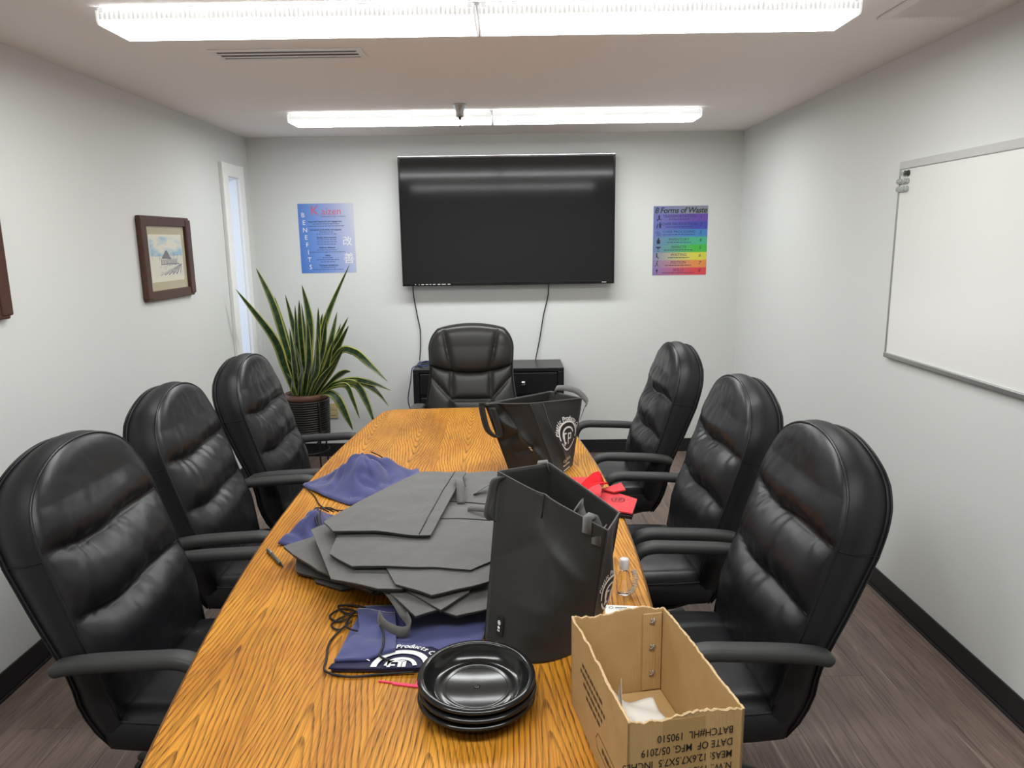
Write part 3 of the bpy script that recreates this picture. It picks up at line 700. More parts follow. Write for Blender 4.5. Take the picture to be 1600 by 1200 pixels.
def cushion_pt(u, v):
    y, z = bmap(u, v, .455)
    e = (1-abs(u)**3.2)*(1-max(0, v)**5)*(1-max(0, -v)**8)
    edge = max(0, e)**.55
    d = .030*edge
    for c in CREASES:
        cz = c-.014*(1-u*u)+.006*math.sin(u*5)
        dd = abs(z-cz); gate = (1-min(1, abs(u))**5)
        d -= .034*math.exp(-(dd/.015)**1.0)*gate
        d += .016*math.exp(-((dd-.065)/.045)**2)*gate*(1-u*u*.5)
        ph = 2.6*noise.noise(Vector((u*2.2, c*9, 3)))
        sl = u+(.35*u*(dd/.1)*(1 if z > cz else -1))
        wr = (.55-abs(math.sin(sl*8.5+ph*1.3+(1.1 if z > cz else 0)))**.6)*.010+math.sin(sl*27+ph*3.1)*.0026
        d += wr*math.exp(-max(0, dd-.012)/.038)*(.40+.60*abs(u))*gate*min(1, dd/.012)
    d += .0035*noise.noise(Vector((u*3.1, z*11, 1.3)))*edge
    d += .0016*noise.noise(Vector((u*9, z*30, 4.3)))*edge
    return Vector((interp(XS, z)+d+.002, y, z))
def band(front, rear, zrow=6, puff=.013):
    N_ = len(front); V = []; F = []
    for k in range(zrow+1):
        q = k/zrow
        for i in range(N_):
            a, b = front[i], rear[i]
            p = a.lerp(b, q); j0, j1 = max(i-1, 0), min(i+1, N_-1); tg = front[j1]-front[j0]
            nr = Vector((0, -tg.z, tg.y)).normalized() if tg.length > 0 else Vector((0,0,0))
            V.append(p+nr*puff*math.sin(PI*min(1, q*1.25) if q < .8 else PI*(1)) if q < .8 else p)
    for k in range(zrow):
        for i in range(N_-1): F.append((k*N_+i, k*N_+i+1, (k+1)*N_+i+1, (k+1)*N_+i))
    return V, F
def swept(name, path, widths, thicks, m, parent, y, n=10):
    """rounded flat bar swept along a path in the XZ plane"""
    P = [Vector((a, 0, b)) for a, b in path]; V = []; F = []
    for i, p in enumerate(P):
        T = (P[min(i+1, len(P)-1)]-P[max(i-1, 0)]).normalized(); N_ = Vector((-T.z, 0, T.x))
        for k in range(n):
            a = 2*PI*k/n; c, s = math.cos(a), math.sin(a)
            cx = math.copysign(abs(c)**.55, c)*widths[i]/2; sx = math.copysign(abs(s)**.6, s)*thicks[i]/2
            V.append(p+Vector((0, y+cx, 0))+N_*sx)
    m_ = len(P)
    for i in range(m_-1):
        for k in range(n): F.append((i*n+k, i*n+(k+1) % n, (i+1)*n+(k+1) % n, (i+1)*n+k))
    F.append(tuple(range(n-1, -1, -1))); F.append(tuple(range((m_-1)*n, m_*n)))
    return obj(name, V, F, m, parent, True)
def star_base(t, leg_m='arm_plastic'):
    lathe('gas_column', [(.024,.10),(.024,.22),(.016,.221),(.016,.335)], 'black_metal', t, 16)
    box('mechanism', -.13, .11, -.07, .07, .305, .338, 'black_metal', t, bev=.006)
    b = lathe('base_hub', [(.0,.065),(.045,.065),(.048,.12),(.034,.135),(0,.135)], leg_m, t, 20)
    for i in range(5):
        a = 2*PI*i/5+.3; R = Matrix.Rotation(a, 4, 'Z')
        P = spline([(.035,0,.100),(.12,0,.098),(.22,0,.085),(.295,0,.070)], 4)
        v, f = tube_data(P, [.030-.014*i_/(len(P)-1) for i_ in range(len(P))], 8, flat=.7)
        lg = obj('base_leg', [R@p for p in v], f, leg_m, t, True)
        cz = .026; c0 = R@Vector((.285, 0, 0)); rr = Matrix.Rotation(a+.8*i, 3, 'Z')
        parts = []
        for s in (-1, 1):
            v = []; f = []
            for k in range(14):
                an = 2*PI*k/14
                for sx in (.006*s, .022*s): v.append(c0+rr@Vector((.026*math.cos(an), sx, cz+.026*math.sin(an))))
            for k in range(14): k2 = (k+1) % 14; f.append((2*k, 2*k+1, 2*k2+1, 2*k2))
            f += [tuple(2*k for k in range(14)), tuple(2*k+1 for k in range(13, -1, -1))]; parts.append((v, f))
        parts.append(tube_data([c0+Vector((0,0,.03)), c0+Vector((0,0,.068))], .008, 8))
        v, f = merge(parts); obj('caster', v, f, 'caster_black', t)
def seat_mesh(x0, x1, hw, z0, z1, crown, name, m, t):
    def fn(u, v):
        a, b = 2*u-1, 2*v-1
        k = .10
        aa = a*math.sqrt(1-k*b*b); bb = b*math.sqrt(1-k*a*a)
        e = (1-abs(a)**6)*(1-abs(b)**6)
        return Vector(((x0+x1)/2+(x1-x0)/2*aa, hw*bb, z1+crown*max(0, e)**.5-(.012*(1-e) if e < .2 else 0)-.02*max(0, (a-.6)/.4)**2+.0015*noise.noise(Vector((a*4, b*4, 2)))))
    n_ = 22; v, f = grid(n_, n_, fn)
    bd = [i for i in range(n_+1)]+[j*(n_+1)+n_ for j in range(1, n_+1)]+[n_*(n_+1)+i for i in range(n_-1, -1, -1)]+[j*(n_+1) for j in range(n_-1, 0, -1)]
    top = [v[i] for i in bd]; o = obj(name, v, f, m, t, True)
    V = []; F = []; N_ = len(top); cx = (x0+x1)/2
    for q, g in ((0,0),(.15,.008),(.5,.012),(.9,.004),(1,-.012)):
        for p in top:
            d = Vector((p.x-cx, p.y, 0)).normalized(); V.append(Vector((p.x+d.x*g, p.y+d.y*g, p.z*(1-q)+z0*q)))
    for r_ in range(4):
        for i in range(N_): F.append((r_*N_+i, r_*N_+(i+1) % N_, (r_+1)*N_+(i+1) % N_, (r_+1)*N_+i))
    F.append(tuple(range(4*N_, 5*N_)))
    sd = obj('seat_side', V, F, 'leather_side', t, True)
    tube('seat_welt', [p+Vector((0,0,.001)) for p in top], .0035, 'stitch', o, 6, closed=True)
    return o
def side_chair(name, label):
    t = thing(name, label, 'chair', group='six black leather side chairs')
    v, f = grid(64, 110, lambda u, q: cushion_pt(2*u-1, 2*q-1)); cu = obj('back_cushion', v, f, 'leather', t, True)
    fr = [Vector((interp(XS, z), y, z)) for y, z in boundary(.40)]
    re = [Vector((interp(XRR, z), y, z)) for y, z in boundary(.345, -.014)]
    v, f = band(fr, re, 8); obj('back_side_band', v, f, 'leather_side', t, True)
    v, f = grid(20, 30, lambda u, q: (lambda yz: Vector((interp(XRR, yz[1])-.010*(1-(2*u-1)**4)*(1-abs(2*q-1)**6), yz[0], yz[1])))(bmap(2*u-1, 2*q-1, .345, -.014))); obj('back_panel', v, [q[::-1] for q in f], 'leather_side', t, True)
    fw_ = [Vector((interp(XS, z)+.003, y, z)) for y, z in boundary(.455, .001)]
    tube('front_welt', fw_, .0042, 'leather', cu, 6)
    for g, x_ in ((-.013, .002), (-.009, .014)):
        tube('rear_welt', [Vector((interp(XRR, z)+x_, y, z)) for y, z in boundary(.345, g)], .0032, 'leather_side', t, 6)
    for s in (-1, 1):        # short horizontal seam across each side of the band
        zz = .905; a = Vector((interp(XS, zz), s*.281, zz)); b = Vector((interp(XRR, zz-.025), s*.268, zz-.025))
        pp = [a.lerp(b, q/8)+Vector((0, s*.0128*math.sin(PI*min(1, q/8*1.25)), 0)) for q in range(9)]
        tube('side_seam', pp, .0018, 'stitch', t, 5)
    for c in CREASES:        # stitched line at the bottom of each crease
        pts = []
        for i in range(41):
            u = -.97+1.94*i/40; z = c-.014*(1-u*u)+.006*math.sin(u*5); v_ = (z-ZC)/(ZC-.455); q = cushion_pt(u, v_); pts.append(q+Vector((.0008, 0, 0)))
        tube('crease_seam', pts, .0016, 'stitch', cu, 5)
    # outer shell curving under the seat
    prof = [(-.165,.345),(-.10,.335),(0,.333),(.12,.336),(.24,.345)]
    v, f = grid(10, 16, lambda u, q: Vector((interp(prof_s, q), (.222+.02*math.sin(PI*q))*(2*u-1), interp(prof_z, q)))) if False else grid(10, 16, lambda u, q: Vector((-.160+.42*q, (.170+.06*min(1, q*3))*(2*u-1), .343-.008*math.sin(PI*q))))
    thick('seat_shell', v, f, .010, 'leather_side', t)
    seat_mesh(-.16, .30, .262, .352, .452, .030, 'seat', 'leather', t)
    path = [(q.x, q.y) for q in spline([(-.228,.630,0),(-.212,.638,0),(-.18,.646,0),(-.10,.654,0),(.03,.660,0),(.09,.661,0),(.13,.648,0),(.152,.615,0),(.158,.57,0),(.150,.49,0),(.125,.40,0),(.09,.345,0),(.04,.33,0)], 4)]
    n_ = len(path)
    wd = [.058 if i > 5 else .030+.028*(i/5)**.5 for i in range(n_)]; wd = [w_ if i < 26 else max(.042, .058-(i-26)*.0012) for i, w_ in enumerate(wd)]
    th = [.036 if i > 4 else .022+.014*i/4 for i in range(n_)]
    for s in (-1, 1):
        a = swept('armrest', path, wd, th, 'arm_plastic', t, s*.318)
        box('arm_bracket', .02, .08, min(s*.20, s*.33), max(s*.20, s*.33), .318, .332, 'black_metal', a, bev=.003)
    star_base(t)
    return t
c0 = side_chair('side_chair', 'nearest black leather chair on the right side of the table, by the cardboard box')
c0.location = (.555, 1.985, 0); c0.rotation_euler = (0, 0, PI+math.radians(1))
for loc, rz, lb in (((.555,2.735,0), PI+math.radians(1), 'black leather chair in the middle of the three on the whiteboard side'),
                    ((.515,3.665,0), PI+math.radians(1.5), 'farthest black leather chair on the right side, facing the far tote bag'),
                    ((-.925,1.985,0), math.radians(-1), 'nearest black leather chair on the left side of the table'),
                    ((-.985,2.755,0), math.radians(2), 'middle black leather chair of the three under the framed pictures'),
                    ((-.955,3.475,0), math.radians(0), 'black leather side chair next to the snake plant')):
    dup(c0, loc, rz, lb)

# ---- chair at the head of the table
HZC, HZT = 1.03, 1.172
HW = [(.34,.23),(.50,.272),(.70,.272),(.80,.255),(.90,.246),(1.0,.252),(1.05,.254)]
HXS = [(.38,-.10),(.50,-.13),(.60,-.15),(.75,-.185),(.90,-.225),(1.05,-.262),(1.18,-.28)]
def hseg(p, a, b):
    ax, ay = a; bx, by = b; dx, dy = bx-ax, by-ay; q = max(0, min(1, ((p[0]-ax)*dx+(p[1]-ay)*dy)/(dx*dx+dy*dy))); return math.hypot(p[0]-ax-q*dx, p[1]-ay-q*dy)
def hz_split(y): return .938-.045*(1-(y/.25)**2)
def head_chair():
    t = thing('head_chair', 'black leather executive chair at the head of the table before the credenza', 'chair', (-.246, 4.165, 0), -PI/2)
    kw = dict(Wt=HW, zc=HZC, zt=HZT, sq=.74)
    SEAMS = [((-.118,.735),(-.118,.905)), ((.118,.735),(.118,.905)), ((-.118,.735),(-.25,.875)), ((.118,.735),(.25,.875)), ((-.118,.735),(.118,.735)), ((-.118,.735),(-.13,.45)), ((.118,.735),(.13,.45))]
    def low(u, q):
        a = 2*u-1; z1 = hz_split(a*.25); z = .46+(z1-.46)*q; y = interp(HW, z)*a
        e = (1-abs(a)**5)*(1-q**14); d = .030*max(0, e)**.5
        dm = min(hseg((y, z), *s) for s in SEAMS); d -= .020*math.exp(-(dm/.013)**1.1)*max(0, e)**.3
        return Vector((interp(HXS, z)+d, y, z))
    v, f = grid(64, 60, low); bc = obj('back_cushion', v, f, 'leather_head', t, True)
    for s in SEAMS:
        pts = []
        for i in range(17):
            y = s[0][0]+(s[1][0]-s[0][0])*i/16; z = s[0][1]+(s[1][1]-s[0][1])*i/16; u = (y/interp(HW, z)+1)/2; q = (z-.46)/(hz_split((2*u-1)*.25)-.46)
            pts.append(low(u, q)+Vector((.0015, 0, 0)))
        tube('seam', pts, .002, 'stitch', bc, 5)
    def hi(u, q):
        a = 2*u-1; y1, z1 = bmap(a, 1, .4, 0, **kw); z0 = hz_split(a*.25); y0 = interp(HW, z0)*a
        if q < .45: qq = q/.45; zt_ = HZC; z = z0+(zt_-z0)*qq; y = interp(HW, z)*a
        else: y, z = bmap(a, (q-.45)/.55, .4, 0, **kw)
        e = (1-abs(a)**5)*(1-q**6)*(1-(1-q)**8); d = .048*max(0, e)**.5
        for s in (-1, 1):
            xs = s*(.118+.05*max(0, (z-.92)/.25)); d -= .024*math.exp(-(abs(y-xs)/.012)**1.1)*max(0, e)**.3
        return Vector((interp(HXS, z)+.008+d, y, z))
    v, f = grid(64, 44, hi); hr = obj('headrest', v, f, 'leather_head', t, True)
    for s in (-1, 1):
        pts = []
        for i in range(15):
            q = .05+.88*i/14; a = s*(.5+.18*q); pts.append(None)
            # follow the groove
            z = hi((a+1)/2, q).z; xs = s*(.118+.05*max(0, (z-.92)/.25)); best = min([k/200 for k in range(201)], key=lambda uu: abs(hi(uu, q).y-xs)); pts[-1] = hi(best, q)+Vector((.0015, 0, 0))
        tube('seam', pts, .002, 'stitch', hr, 5)
    rx = lambda z: interp(HXS, z)-.085+.03*max(0, (.6-z)/.2)
    fr = [Vector((interp(HXS, z)+.004, y, z)) for y, z in boundary(.42, **kw)]; re = [Vector((rx(z), y*.97, z-.004)) for y, z in boundary(.36, **kw)]
    v, f = band(fr, re, 6, .010); obj('back_side_band', v, f, 'leather_head', t, True)
    v, f = grid(16, 24, lambda u, q: (lambda yz: Vector((rx(yz[1])-.008, yz[0]*.97, yz[1]-.004)))(bmap(2*u-1, 2*q-1, .36, **kw))); obj('back_panel', v, [q[::-1] for q in f], 'leather_head', t, True)
    tube('welt', [Vector((interp(HXS, z)+.006, y, z)) for y, z in boundary(.46, .001, **kw)], .004, 'stitch', t, 6)
    seat_mesh(-.15, .30, .262, .352, .452, .032, 'seat', 'leather_head', t)
    path = [(q.x, q.y) for q in spline([(-.20,.662,0),(-.18,.672,0),(-.10,.68,0),(.03,.682,0),(.09,.675,0),(.125,.64,0),(.13,.56,0),(.11,.42,0),(.06,.335,0)], 4)]
    for s in (-1, 1):
        a = swept('armrest', path, [.05]*len(path), [.030]*len(path), 'arm_plastic', t, s*.315)
        swept('arm_pad', [(-.205,.690),(-.19,.694),(-.1,.702),(.02,.704),(.07,.698),(.085,.692)], [.05,.075,.085,.085,.075,.05], [.018,.03,.034,.034,.03,.018], 'leather_head', t, s*.315)
        box('arm_bracket', .02, .08, min(s*.20, s*.33), max(s*.20, s*.33), .318, .332, 'black_metal', a, bev=.003)
    star_base(t)
head_chair()

# ================================================================== things on the table
TZ = .7505
def slab(name, poly, zf, t, m, parent=None, sub=3, smooth=False, wave=.0):
    """flat folded cloth: polygon (metres) draped over height function zf with real thickness t"""
    bm = bmesh.new(); cx = sum(p[0] for p in poly)/len(poly); cy = sum(p[1] for p in poly)/len(poly)
    c = bm.verts.new((cx, cy, 0)); vs = [bm.verts.new((x, y, 0)) for x, y in poly]
    for i in range(len(vs)): bm.faces.new((c, vs[i], vs[(i+1) % len(vs)]))
    for _ in range(sub): bmesh.ops.subdivide_edges(bm, edges=list(bm.edges), cuts=1, use_grid_fill=True)
    bmesh.ops.triangulate(bm, faces=[f for f in bm.faces if len(f.verts) > 4])
    bmesh.ops.recalc_face_normals(bm, faces=bm.faces)
    if sum(f.normal.z for f in bm.faces) < 0: bmesh.ops.reverse_faces(bm, faces=bm.faces)
    top = list(bm.faces)
    r = bmesh.ops.extrude_face_region(bm, geom=top)
    new = set(v for v in r['geom'] if isinstance(v, bmesh.types.BMVert))
    for v in bm.verts:
        z = zf(v.co.x, v.co.y)+wave*noise.noise(Vector((v.co.x*9, v.co.y*9, len(name)+t*100)))
        v.co.z = z if v in new else z-t
    return bobj(name, bm, m, parent, smooth)
def drape(x, y):
    """the whole pile slumps a little toward its rim and undulates; every layer shares the shape"""
    rd = max(0, min(1, (math.hypot(x+.33, (y-2.0)*(.9 if y < 2.0 else .35))-.13)/.34))
    return 1-.24*rd**1.4+.055*noise.noise(Vector((x*6.5, y*6.5, 2.2)))+.02*noise.noise(Vector((x*17, y*17, 5.1)))
def flat_tote(label, poly, z, droop=.0, t=.0075, tagpos=None, hem=None, tilt=(0,0), z0=TZ, tone='fabric_black_lit'):
    cx = sum(p[0] for p in poly)/len(poly); cy = sum(p[1] for p in poly)/len(poly)
    R0 = max(math.hypot(p[0]-cx, p[1]-cy) for p in poly)
    zf = lambda x, y: max(z0+t+.0004, TZ+(z-TZ)*drape(x, y)-droop*(math.hypot(x-cx, y-cy)/R0)**2)
    o = thing('flat_tote_bag', label, 'tote bag', (cx, cy, z), group='pile of flat black tote bags')
    loc = lambda P: [(x-cx, y-cy) for x, y in P]
    zl = lambda x, y: zf(x+cx, y+cy)-z
    # two cloth layers with a narrow gap: top coloured as lit, back as shaded
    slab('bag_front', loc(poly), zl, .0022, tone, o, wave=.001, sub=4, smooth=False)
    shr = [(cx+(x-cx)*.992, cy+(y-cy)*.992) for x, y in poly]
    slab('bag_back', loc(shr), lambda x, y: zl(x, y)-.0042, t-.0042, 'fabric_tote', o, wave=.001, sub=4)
    if hem:
        a, b = [Vector((p[0]-cx, p[1]-cy, 0)) for p in hem]
        pts = [a.lerp(b, i/12) for i in range(13)]; pts = [Vector((p.x, p.y, zl(p.x, p.y)+.0015)) for p in pts]
        tube('hem_stitch', pts, .0013, 'stitch', o, 5)
    if tagpos:
        x, y, ang = tagpos; x -= cx; y -= cy; z_ = zl(x, y)-.004
        ex = Vector((math.cos(ang), math.sin(ang), 0)); ey = Vector((-math.sin(ang), math.cos(ang), .0))
        dv = ex.cross(Vector((0,0,-1)))*.018
        base = Vector((x, y, z_)); P = [base-ex*.022, base+ex*.022, base+ex*.022+dv+Vector((0,0,-.006)), base-ex*.022+dv+Vector((0,0,-.006))]
        tg = thick('label_tab', P, [(0,1,2,3)], .0015, 'cord_black', o, False)
        pr = [at_plane(q, (P[0]+P[1]+P[2]+P[3])/4+Vector((0,0,.0018)), ex, (P[0]-P[3]).normalized()) for q in (ring2d(.0028,.0042,cx=-.010,n=14), rect2d(-.002,.003,-.003,.003), rect2d(.005,.009,-.003,.003), rect2d(.011,.015,-.003,.003))]
        v, f = merge(pr); obj('label_print', v, f, 'print_white', tg)
    return o
def hexbag(cx, cy, ang, s=1.0):
    """generic flat bag outline: narrow folded base with chamfered corners, wider hem"""
    P = [(-.155,-.2),(.155,-.2),(.228,-.125),(.245,.19),(-.245,.19),(-.228,-.125)]
    c, d = math.cos(ang), math.sin(ang); return [(cx+s*(x*c-y*d), cy+s*(x*d+y*c)) for x, y in P]
# lower layers of the pile
low = [((-.375,2.045), .25, .7620, 'lowest flat black tote bag lying on the oak table top'),
       ((-.40,2.02), -.5, .7710, 'flat black tote near the bottom of the pile, corner toward the pen'),
       ((-.33,2.03), .05, .7800, 'flat black tote low in the pile with its base toward the blue bag'),
       ((-.375,2.04), -1.15, .7890, 'flat black tote in the lower middle of the pile turned sideways'),
       ((-.31,2.05), .45, .7980, 'flat black tote in the middle of the pile angled to the right')]
for i, ((x, y), a, z, lb) in enumerate(low): flat_tote(lb, hexbag(x, y, a, .92), z, .0012)
flat_tote('flat black tote at the left rim of the pile folded toward the pen', [(-.68,2.035),(-.621,1.955),(-.416,1.822),(-.33,2.04),(-.52,2.16)], .8070, .0015)
flat_tote('flat black tote under the left corner of the pile above the folded strap', [(-.63,1.955),(-.525,1.84),(-.36,1.715),(-.25,1.85),(-.40,2.15),(-.58,2.06)], .8160, .0015)
flat_tote('flat black tote with its pointed corner over the blue drawstring bag', [(-.325,1.70),(-.232,1.575),(-.165,1.615),(-.10,1.80),(-.16,2.0),(-.36,1.95)], .8340, .002)
flat_tote('flat black tote whose base edge with a white tab faces the tall bag', [(-.235,1.65),(-.139,1.592),(-.045,1.640),(.0,1.80),(-.03,1.98),(-.26,1.96)], .8250, .004, tagpos=(-.09,1.617,.45))
flat_tote('flat black tote with a square corner near the front of the pile', [(-.266,1.675),(-.175,1.592),(-.115,1.675),(-.075,1.83),(-.11,2.0),(-.29,1.98)], .8430, .004)
flat_tote('flat black tote at the left of the pile with a round white mark', [(-.598,2.045),(-.463,1.728),(-.334,1.664),(-.275,1.668),(-.14,1.80),(-.16,2.10),(-.47,2.18)], .8525, .002, tagpos=(-.485,1.775,-1.15))
flat_tote('flat black tote with a blunt pointed base in front of the tall bag', [(-.336,1.775),(-.292,1.675),(-.199,1.626),(-.062,1.702),(-.03,1.85),(-.05,2.06),(-.32,2.04)], .8615, .003)
flat_tote('flat black tote with its open hem and loop handles toward the head chair', [(-.262,2.10),(-.035,2.08),(.0,2.34),(-.052,2.56),(-.255,2.52)], .862, .004, hem=((-.25,2.23),(-.02,2.20)))
flat_tote('broad flat black tote second from the top with its base facing the camera', [(-.492,1.835),(-.414,1.755),(-.111,1.737),(-.052,1.79),(-.05,2.02),(-.07,2.14),(-.218,2.17),(-.50,2.06)], .8715, .004, hem=((-.46,2.06),(-.07,2.05)))
flat_tote('topmost flat black tote of the pile with a stitched hem on its right', [(-.165,2.473),(-.230,1.903),(-.506,1.941),(-.552,2.019),(-.318,2.473)], .887, .004, tagpos=(-.455,1.935,PI-.14+PI), hem=((-.205,2.468),(-.262,1.912)))
# loose handles on the pile
top_bag = [o for o in C.objects if o.get('label', '').startswith('flat black tote with its open hem')][0]
def handle_on(bag, pts, wdir, width=.026):
    L0 = Vector(bag.location); return ribbon('handle', [Vector((p.x, p.y, TZ+(p.z-TZ)*drape(p.x, p.y)))-L0 for p in spline(pts, 6)], wdir, width, .0018, 'fabric_black_lit', bag)
handle_on(top_bag, [(-.165,2.20,.866),(-.172,2.27,.900),(-.182,2.33,.905),(-.178,2.36,.885),(-.17,2.35,.868)], (1,.1,0))
handle_on(top_bag, [(-.13,2.28,.867),(-.08,2.33,.885),(-.04,2.34,.886),(-.0,2.31,.868)], (.25,-1,.3))
handle_on(top_bag, [(-.14,2.12,.878),(-.09,2.09,.892),(-.045,2.09,.890),(-.02,2.11,.872)], (0,1,.5))
fb = [o for o in C.objects if o.get('label', '').startswith('flat black tote with its pointed')][0]
handle_on(fb, [(-.335,1.715,.832),(-.305,1.68,.828),(-.262,1.610,.812),(-.245,1.575,.797),(-.27,1.572,.785),(-.31,1.60,.786),(-.33,1.63,.795)], [(.9,.4,.1)]*13+[(.2,.3,1)]*24)

# ------------------------------------------------------------------ standing tote bags
def tote(name, label, base, rim, zs, hgt_noise, seed, belly=0, creases=()):
    """base, rim: 4 corners (same order). zs: z of each rim corner. Faces are lofted with soft bulge and folds."""
    cx = sum(p[0] for p in base)/4; cy = sum(p[1] for p in base)/4
    o = thing(name, label, 'tote bag', (cx, cy, TZ))
    K = 26; NR = 44; ring = []
    def surf(k, s, q):
        """face k, s along it 0..1, q height 0..1"""
        b0, b1 = Vector((*base[k], TZ)), Vector((*base[(k+1) % 4], TZ)); r0 = Vector((*rim[k], zs[k])); r1 = Vector((*rim[(k+1) % 4], zs[(k+1) % 4]))
        p = (b0.lerp(b1, s)).lerp(r0.lerp(r1, s), q)
        d = (b1-b0); nr = Vector((d.y, -d.x, 0)).normalized()
        sag = .010*math.sin(PI*s)*math.sin(PI*min(1, q*1.05))
        fold = hgt_noise*noise.noise(Vector((s*1.6+k*3.7, q*1.8, seed)))*min(1, (1.02-q)*6)
        for kk, a0, q0, a1, q1, amp, wd in creases:      # folded-in crease lines across a face
            if kk == k: fold += amp*math.exp(-(hseg((s, q), (a0, q0), (a1, q1))/wd))
        w_ = math.sin(PI*s)**.6 if 0 < s < 1 else 0
        lean = min(1, q*6)
        bl = belly*math.sin(PI*s)*(1-q)**1.3 if k == 0 else 0
        return p+nr*(sag+fold)*w_*lean+nr*bl
    V = []; F = []; N_ = 4*K
    for j in range(NR+1):
        for k in range(4):
            for i in range(K): V.append(surf(k, i/K, j/NR)-Vector((cx, cy, TZ)))
    for j in range(NR):
        for i in range(N_): F.append((j*N_+i, j*N_+(i+1) % N_, (j+1)*N_+(i+1) % N_, (j+1)*N_+i))
    F.append(tuple(range(N_-1, -1, -1)))
    o['_'] = 0; del o['_']
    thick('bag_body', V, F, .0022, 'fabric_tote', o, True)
    # hem welt at the rim and stitched corner edges
    tube('rim_hem', [surf(k, i/K, 1)-Vector((cx, cy, TZ)) for k in range(4) for i in range(K)], .0018, 'fabric_black_lit', o, 5, closed=True)
    for k in range(4): tube('corner_seam', [surf(k, 0, j/12)-Vector((cx, cy, TZ)) for j in range(13)], .0017, 'fabric_tote', o, 5)
    S0 = lambda k, s, q: surf(k, s, q)-Vector((cx, cy, TZ))
    def norm(k, s, q):
        a = S0(k, min(1, s+.02), q)-S0(k, max(0, s-.02), q); b = S0(k, s, min(1, q+.02))-S0(k, s, max(0, q-.02)); return a.cross(b).normalized()
    return o, S0, norm
def on_face(parts, S0, norm, k, s0, q0, ws, hq, off=.0022, cent=None):
    v, f = merge(parts); out = []
    for p in v:
        s = min(.999, max(.001, s0+p.x/ws)); q = min(.995, max(.005, q0+p.y/hq)); out.append(S0(k, s, q)+norm(k, s, q)*off)
    return out, f
def arc_text(s, R, size, a_mid, span, shear=.25):
    out = []; n_ = len(s)
    for i, ch in enumerate(s):
        if ch == ' ': continue
        a = a_mid+span/2-span*i/(n_-1); v, f = text_data(ch, size, shear=shear, offset=.0004)
        ca, sa = math.cos(a-PI/2), math.sin(a-PI/2)
        out.append(([Vector((R*math.cos(a)+p.x*ca-p.y*sa, R*math.sin(a)+p.x*sa+p.y*ca, 0)) for p in v], f))
    return out
def emblem(r):
    """white ring with an inner open arc and a block letter"""
    return [ring2d(r*.87, r, -.2, PI+.25, 40), ring2d(r*.87, r, PI+.45, 2*PI-.38, 30), ring2d(r*.50, r*.62, .35, PI*1.35, 26),
            rect2d(-r*.52, -r*.38, -r*.62, r*.18), rect2d(-r*.52, -r*.20, r*.12, r*.22), rect2d(-r*.06, r*.05, -r*.56, r*.16), rect2d(-r*.06, r*.30, r*.08, r*.18), rect2d(-r*.06, r*.30, -r*.24, -r*.14), rect2d(r*.24, r*.34, -r*.22, r*.16)]
def bag_tab(o, S0, norm, k, s, q, wd=.020, hh=.036):
    e = (S0(k, min(1, s+.02), q)-S0(k, max(0, s-.02), q)).normalized(); u_ = (S0(k, s, q+.02)-S0(k, s, q-.02)).normalized(); n_ = norm(k, s, q)
    c = S0(k, s, q)+n_*.006; P = [c-e*wd/2-u_*hh/2, c+e*wd/2-u_*hh/2, c+e*wd/2+u_*hh/2, c-e*wd/2+u_*hh/2]
    tg = thick('label_tab', P, [(0,1,2,3)], .0015, 'cord_black', o, False)
    pr = [at_plane(q_, c+n_*.0022, e, u_) for q_ in (ring2d(.0035,.0052,cy=.006,n=16), rect2d(-.002,.002,.004,.008), rect2d(-.004,.004,-.007,-.002), rect2d(-.004,-.001,-.013,-.009), rect2d(.001,.004,-.013,-.009))]
    v, f = merge(pr); obj('label_print', v, f, 'print_white', tg)
# near bag
nb, S0, NR_ = tote('standing_tote_bag', 'tall black tote bag standing open beside the cardboard box',
    [(-.073,1.584),(.168,1.548),(.212,1.672),(.085,1.775)], [(-.037,1.725),(.197,1.455),(.232,1.53),(.092,1.772)], [1.118,1.072,1.082,1.122], .016, 2.0, .085,
    [(0,.46,1,.50,.74,-.014,.05),(0,.50,.74,.86,.56,.020,.06),(0,.50,.74,.66,.34,.016,.07),(0,.50,.74,.08,.50,-.012,.08),(0,.66,.34,.95,.30,-.012,.07),(0,.12,.30,.66,.34,.008,.09)])
tube('gusset_stitch', [S0(0, .45, q/20)+NR_(0, .45, q/20)*.002 for q in range(17, 21)], .0014, 'stitch', nb, 5)
bag_tab(nb, S0, NR_, 0, .17, .14, .022, .042)
em = [([p*1.0 for p in v], f) for v, f in emblem(.062)]+arc_text('Plastic Products Co.', .072, .022, PI/2, 2.6)
v, f = on_face(em, S0, NR_, 1, .42, .42, .24, .40); obj('printed_emblem', v, f, 'print_white', nb)
def strap(o, S0, norm, k, s0, s1, pts_rel, width=.026, inside=True):
    a = S0(k, s0, .93); b = S0(k, s1, .93); n_ = norm(k, .5, .9)*(-.004 if inside else .004)
    mids = [a.lerp(b, p[0])+Vector((p[1], p[2], p[3])) for p in pts_rel]
    P = spline([a+n_, S0(k, s0, .995)+n_]+mids+[S0(k, s1, .995)+n_, b+n_], 6)
    return ribbon('handle', P, [(b-a) for _ in P], width, .0018, 'fabric_tote', o)
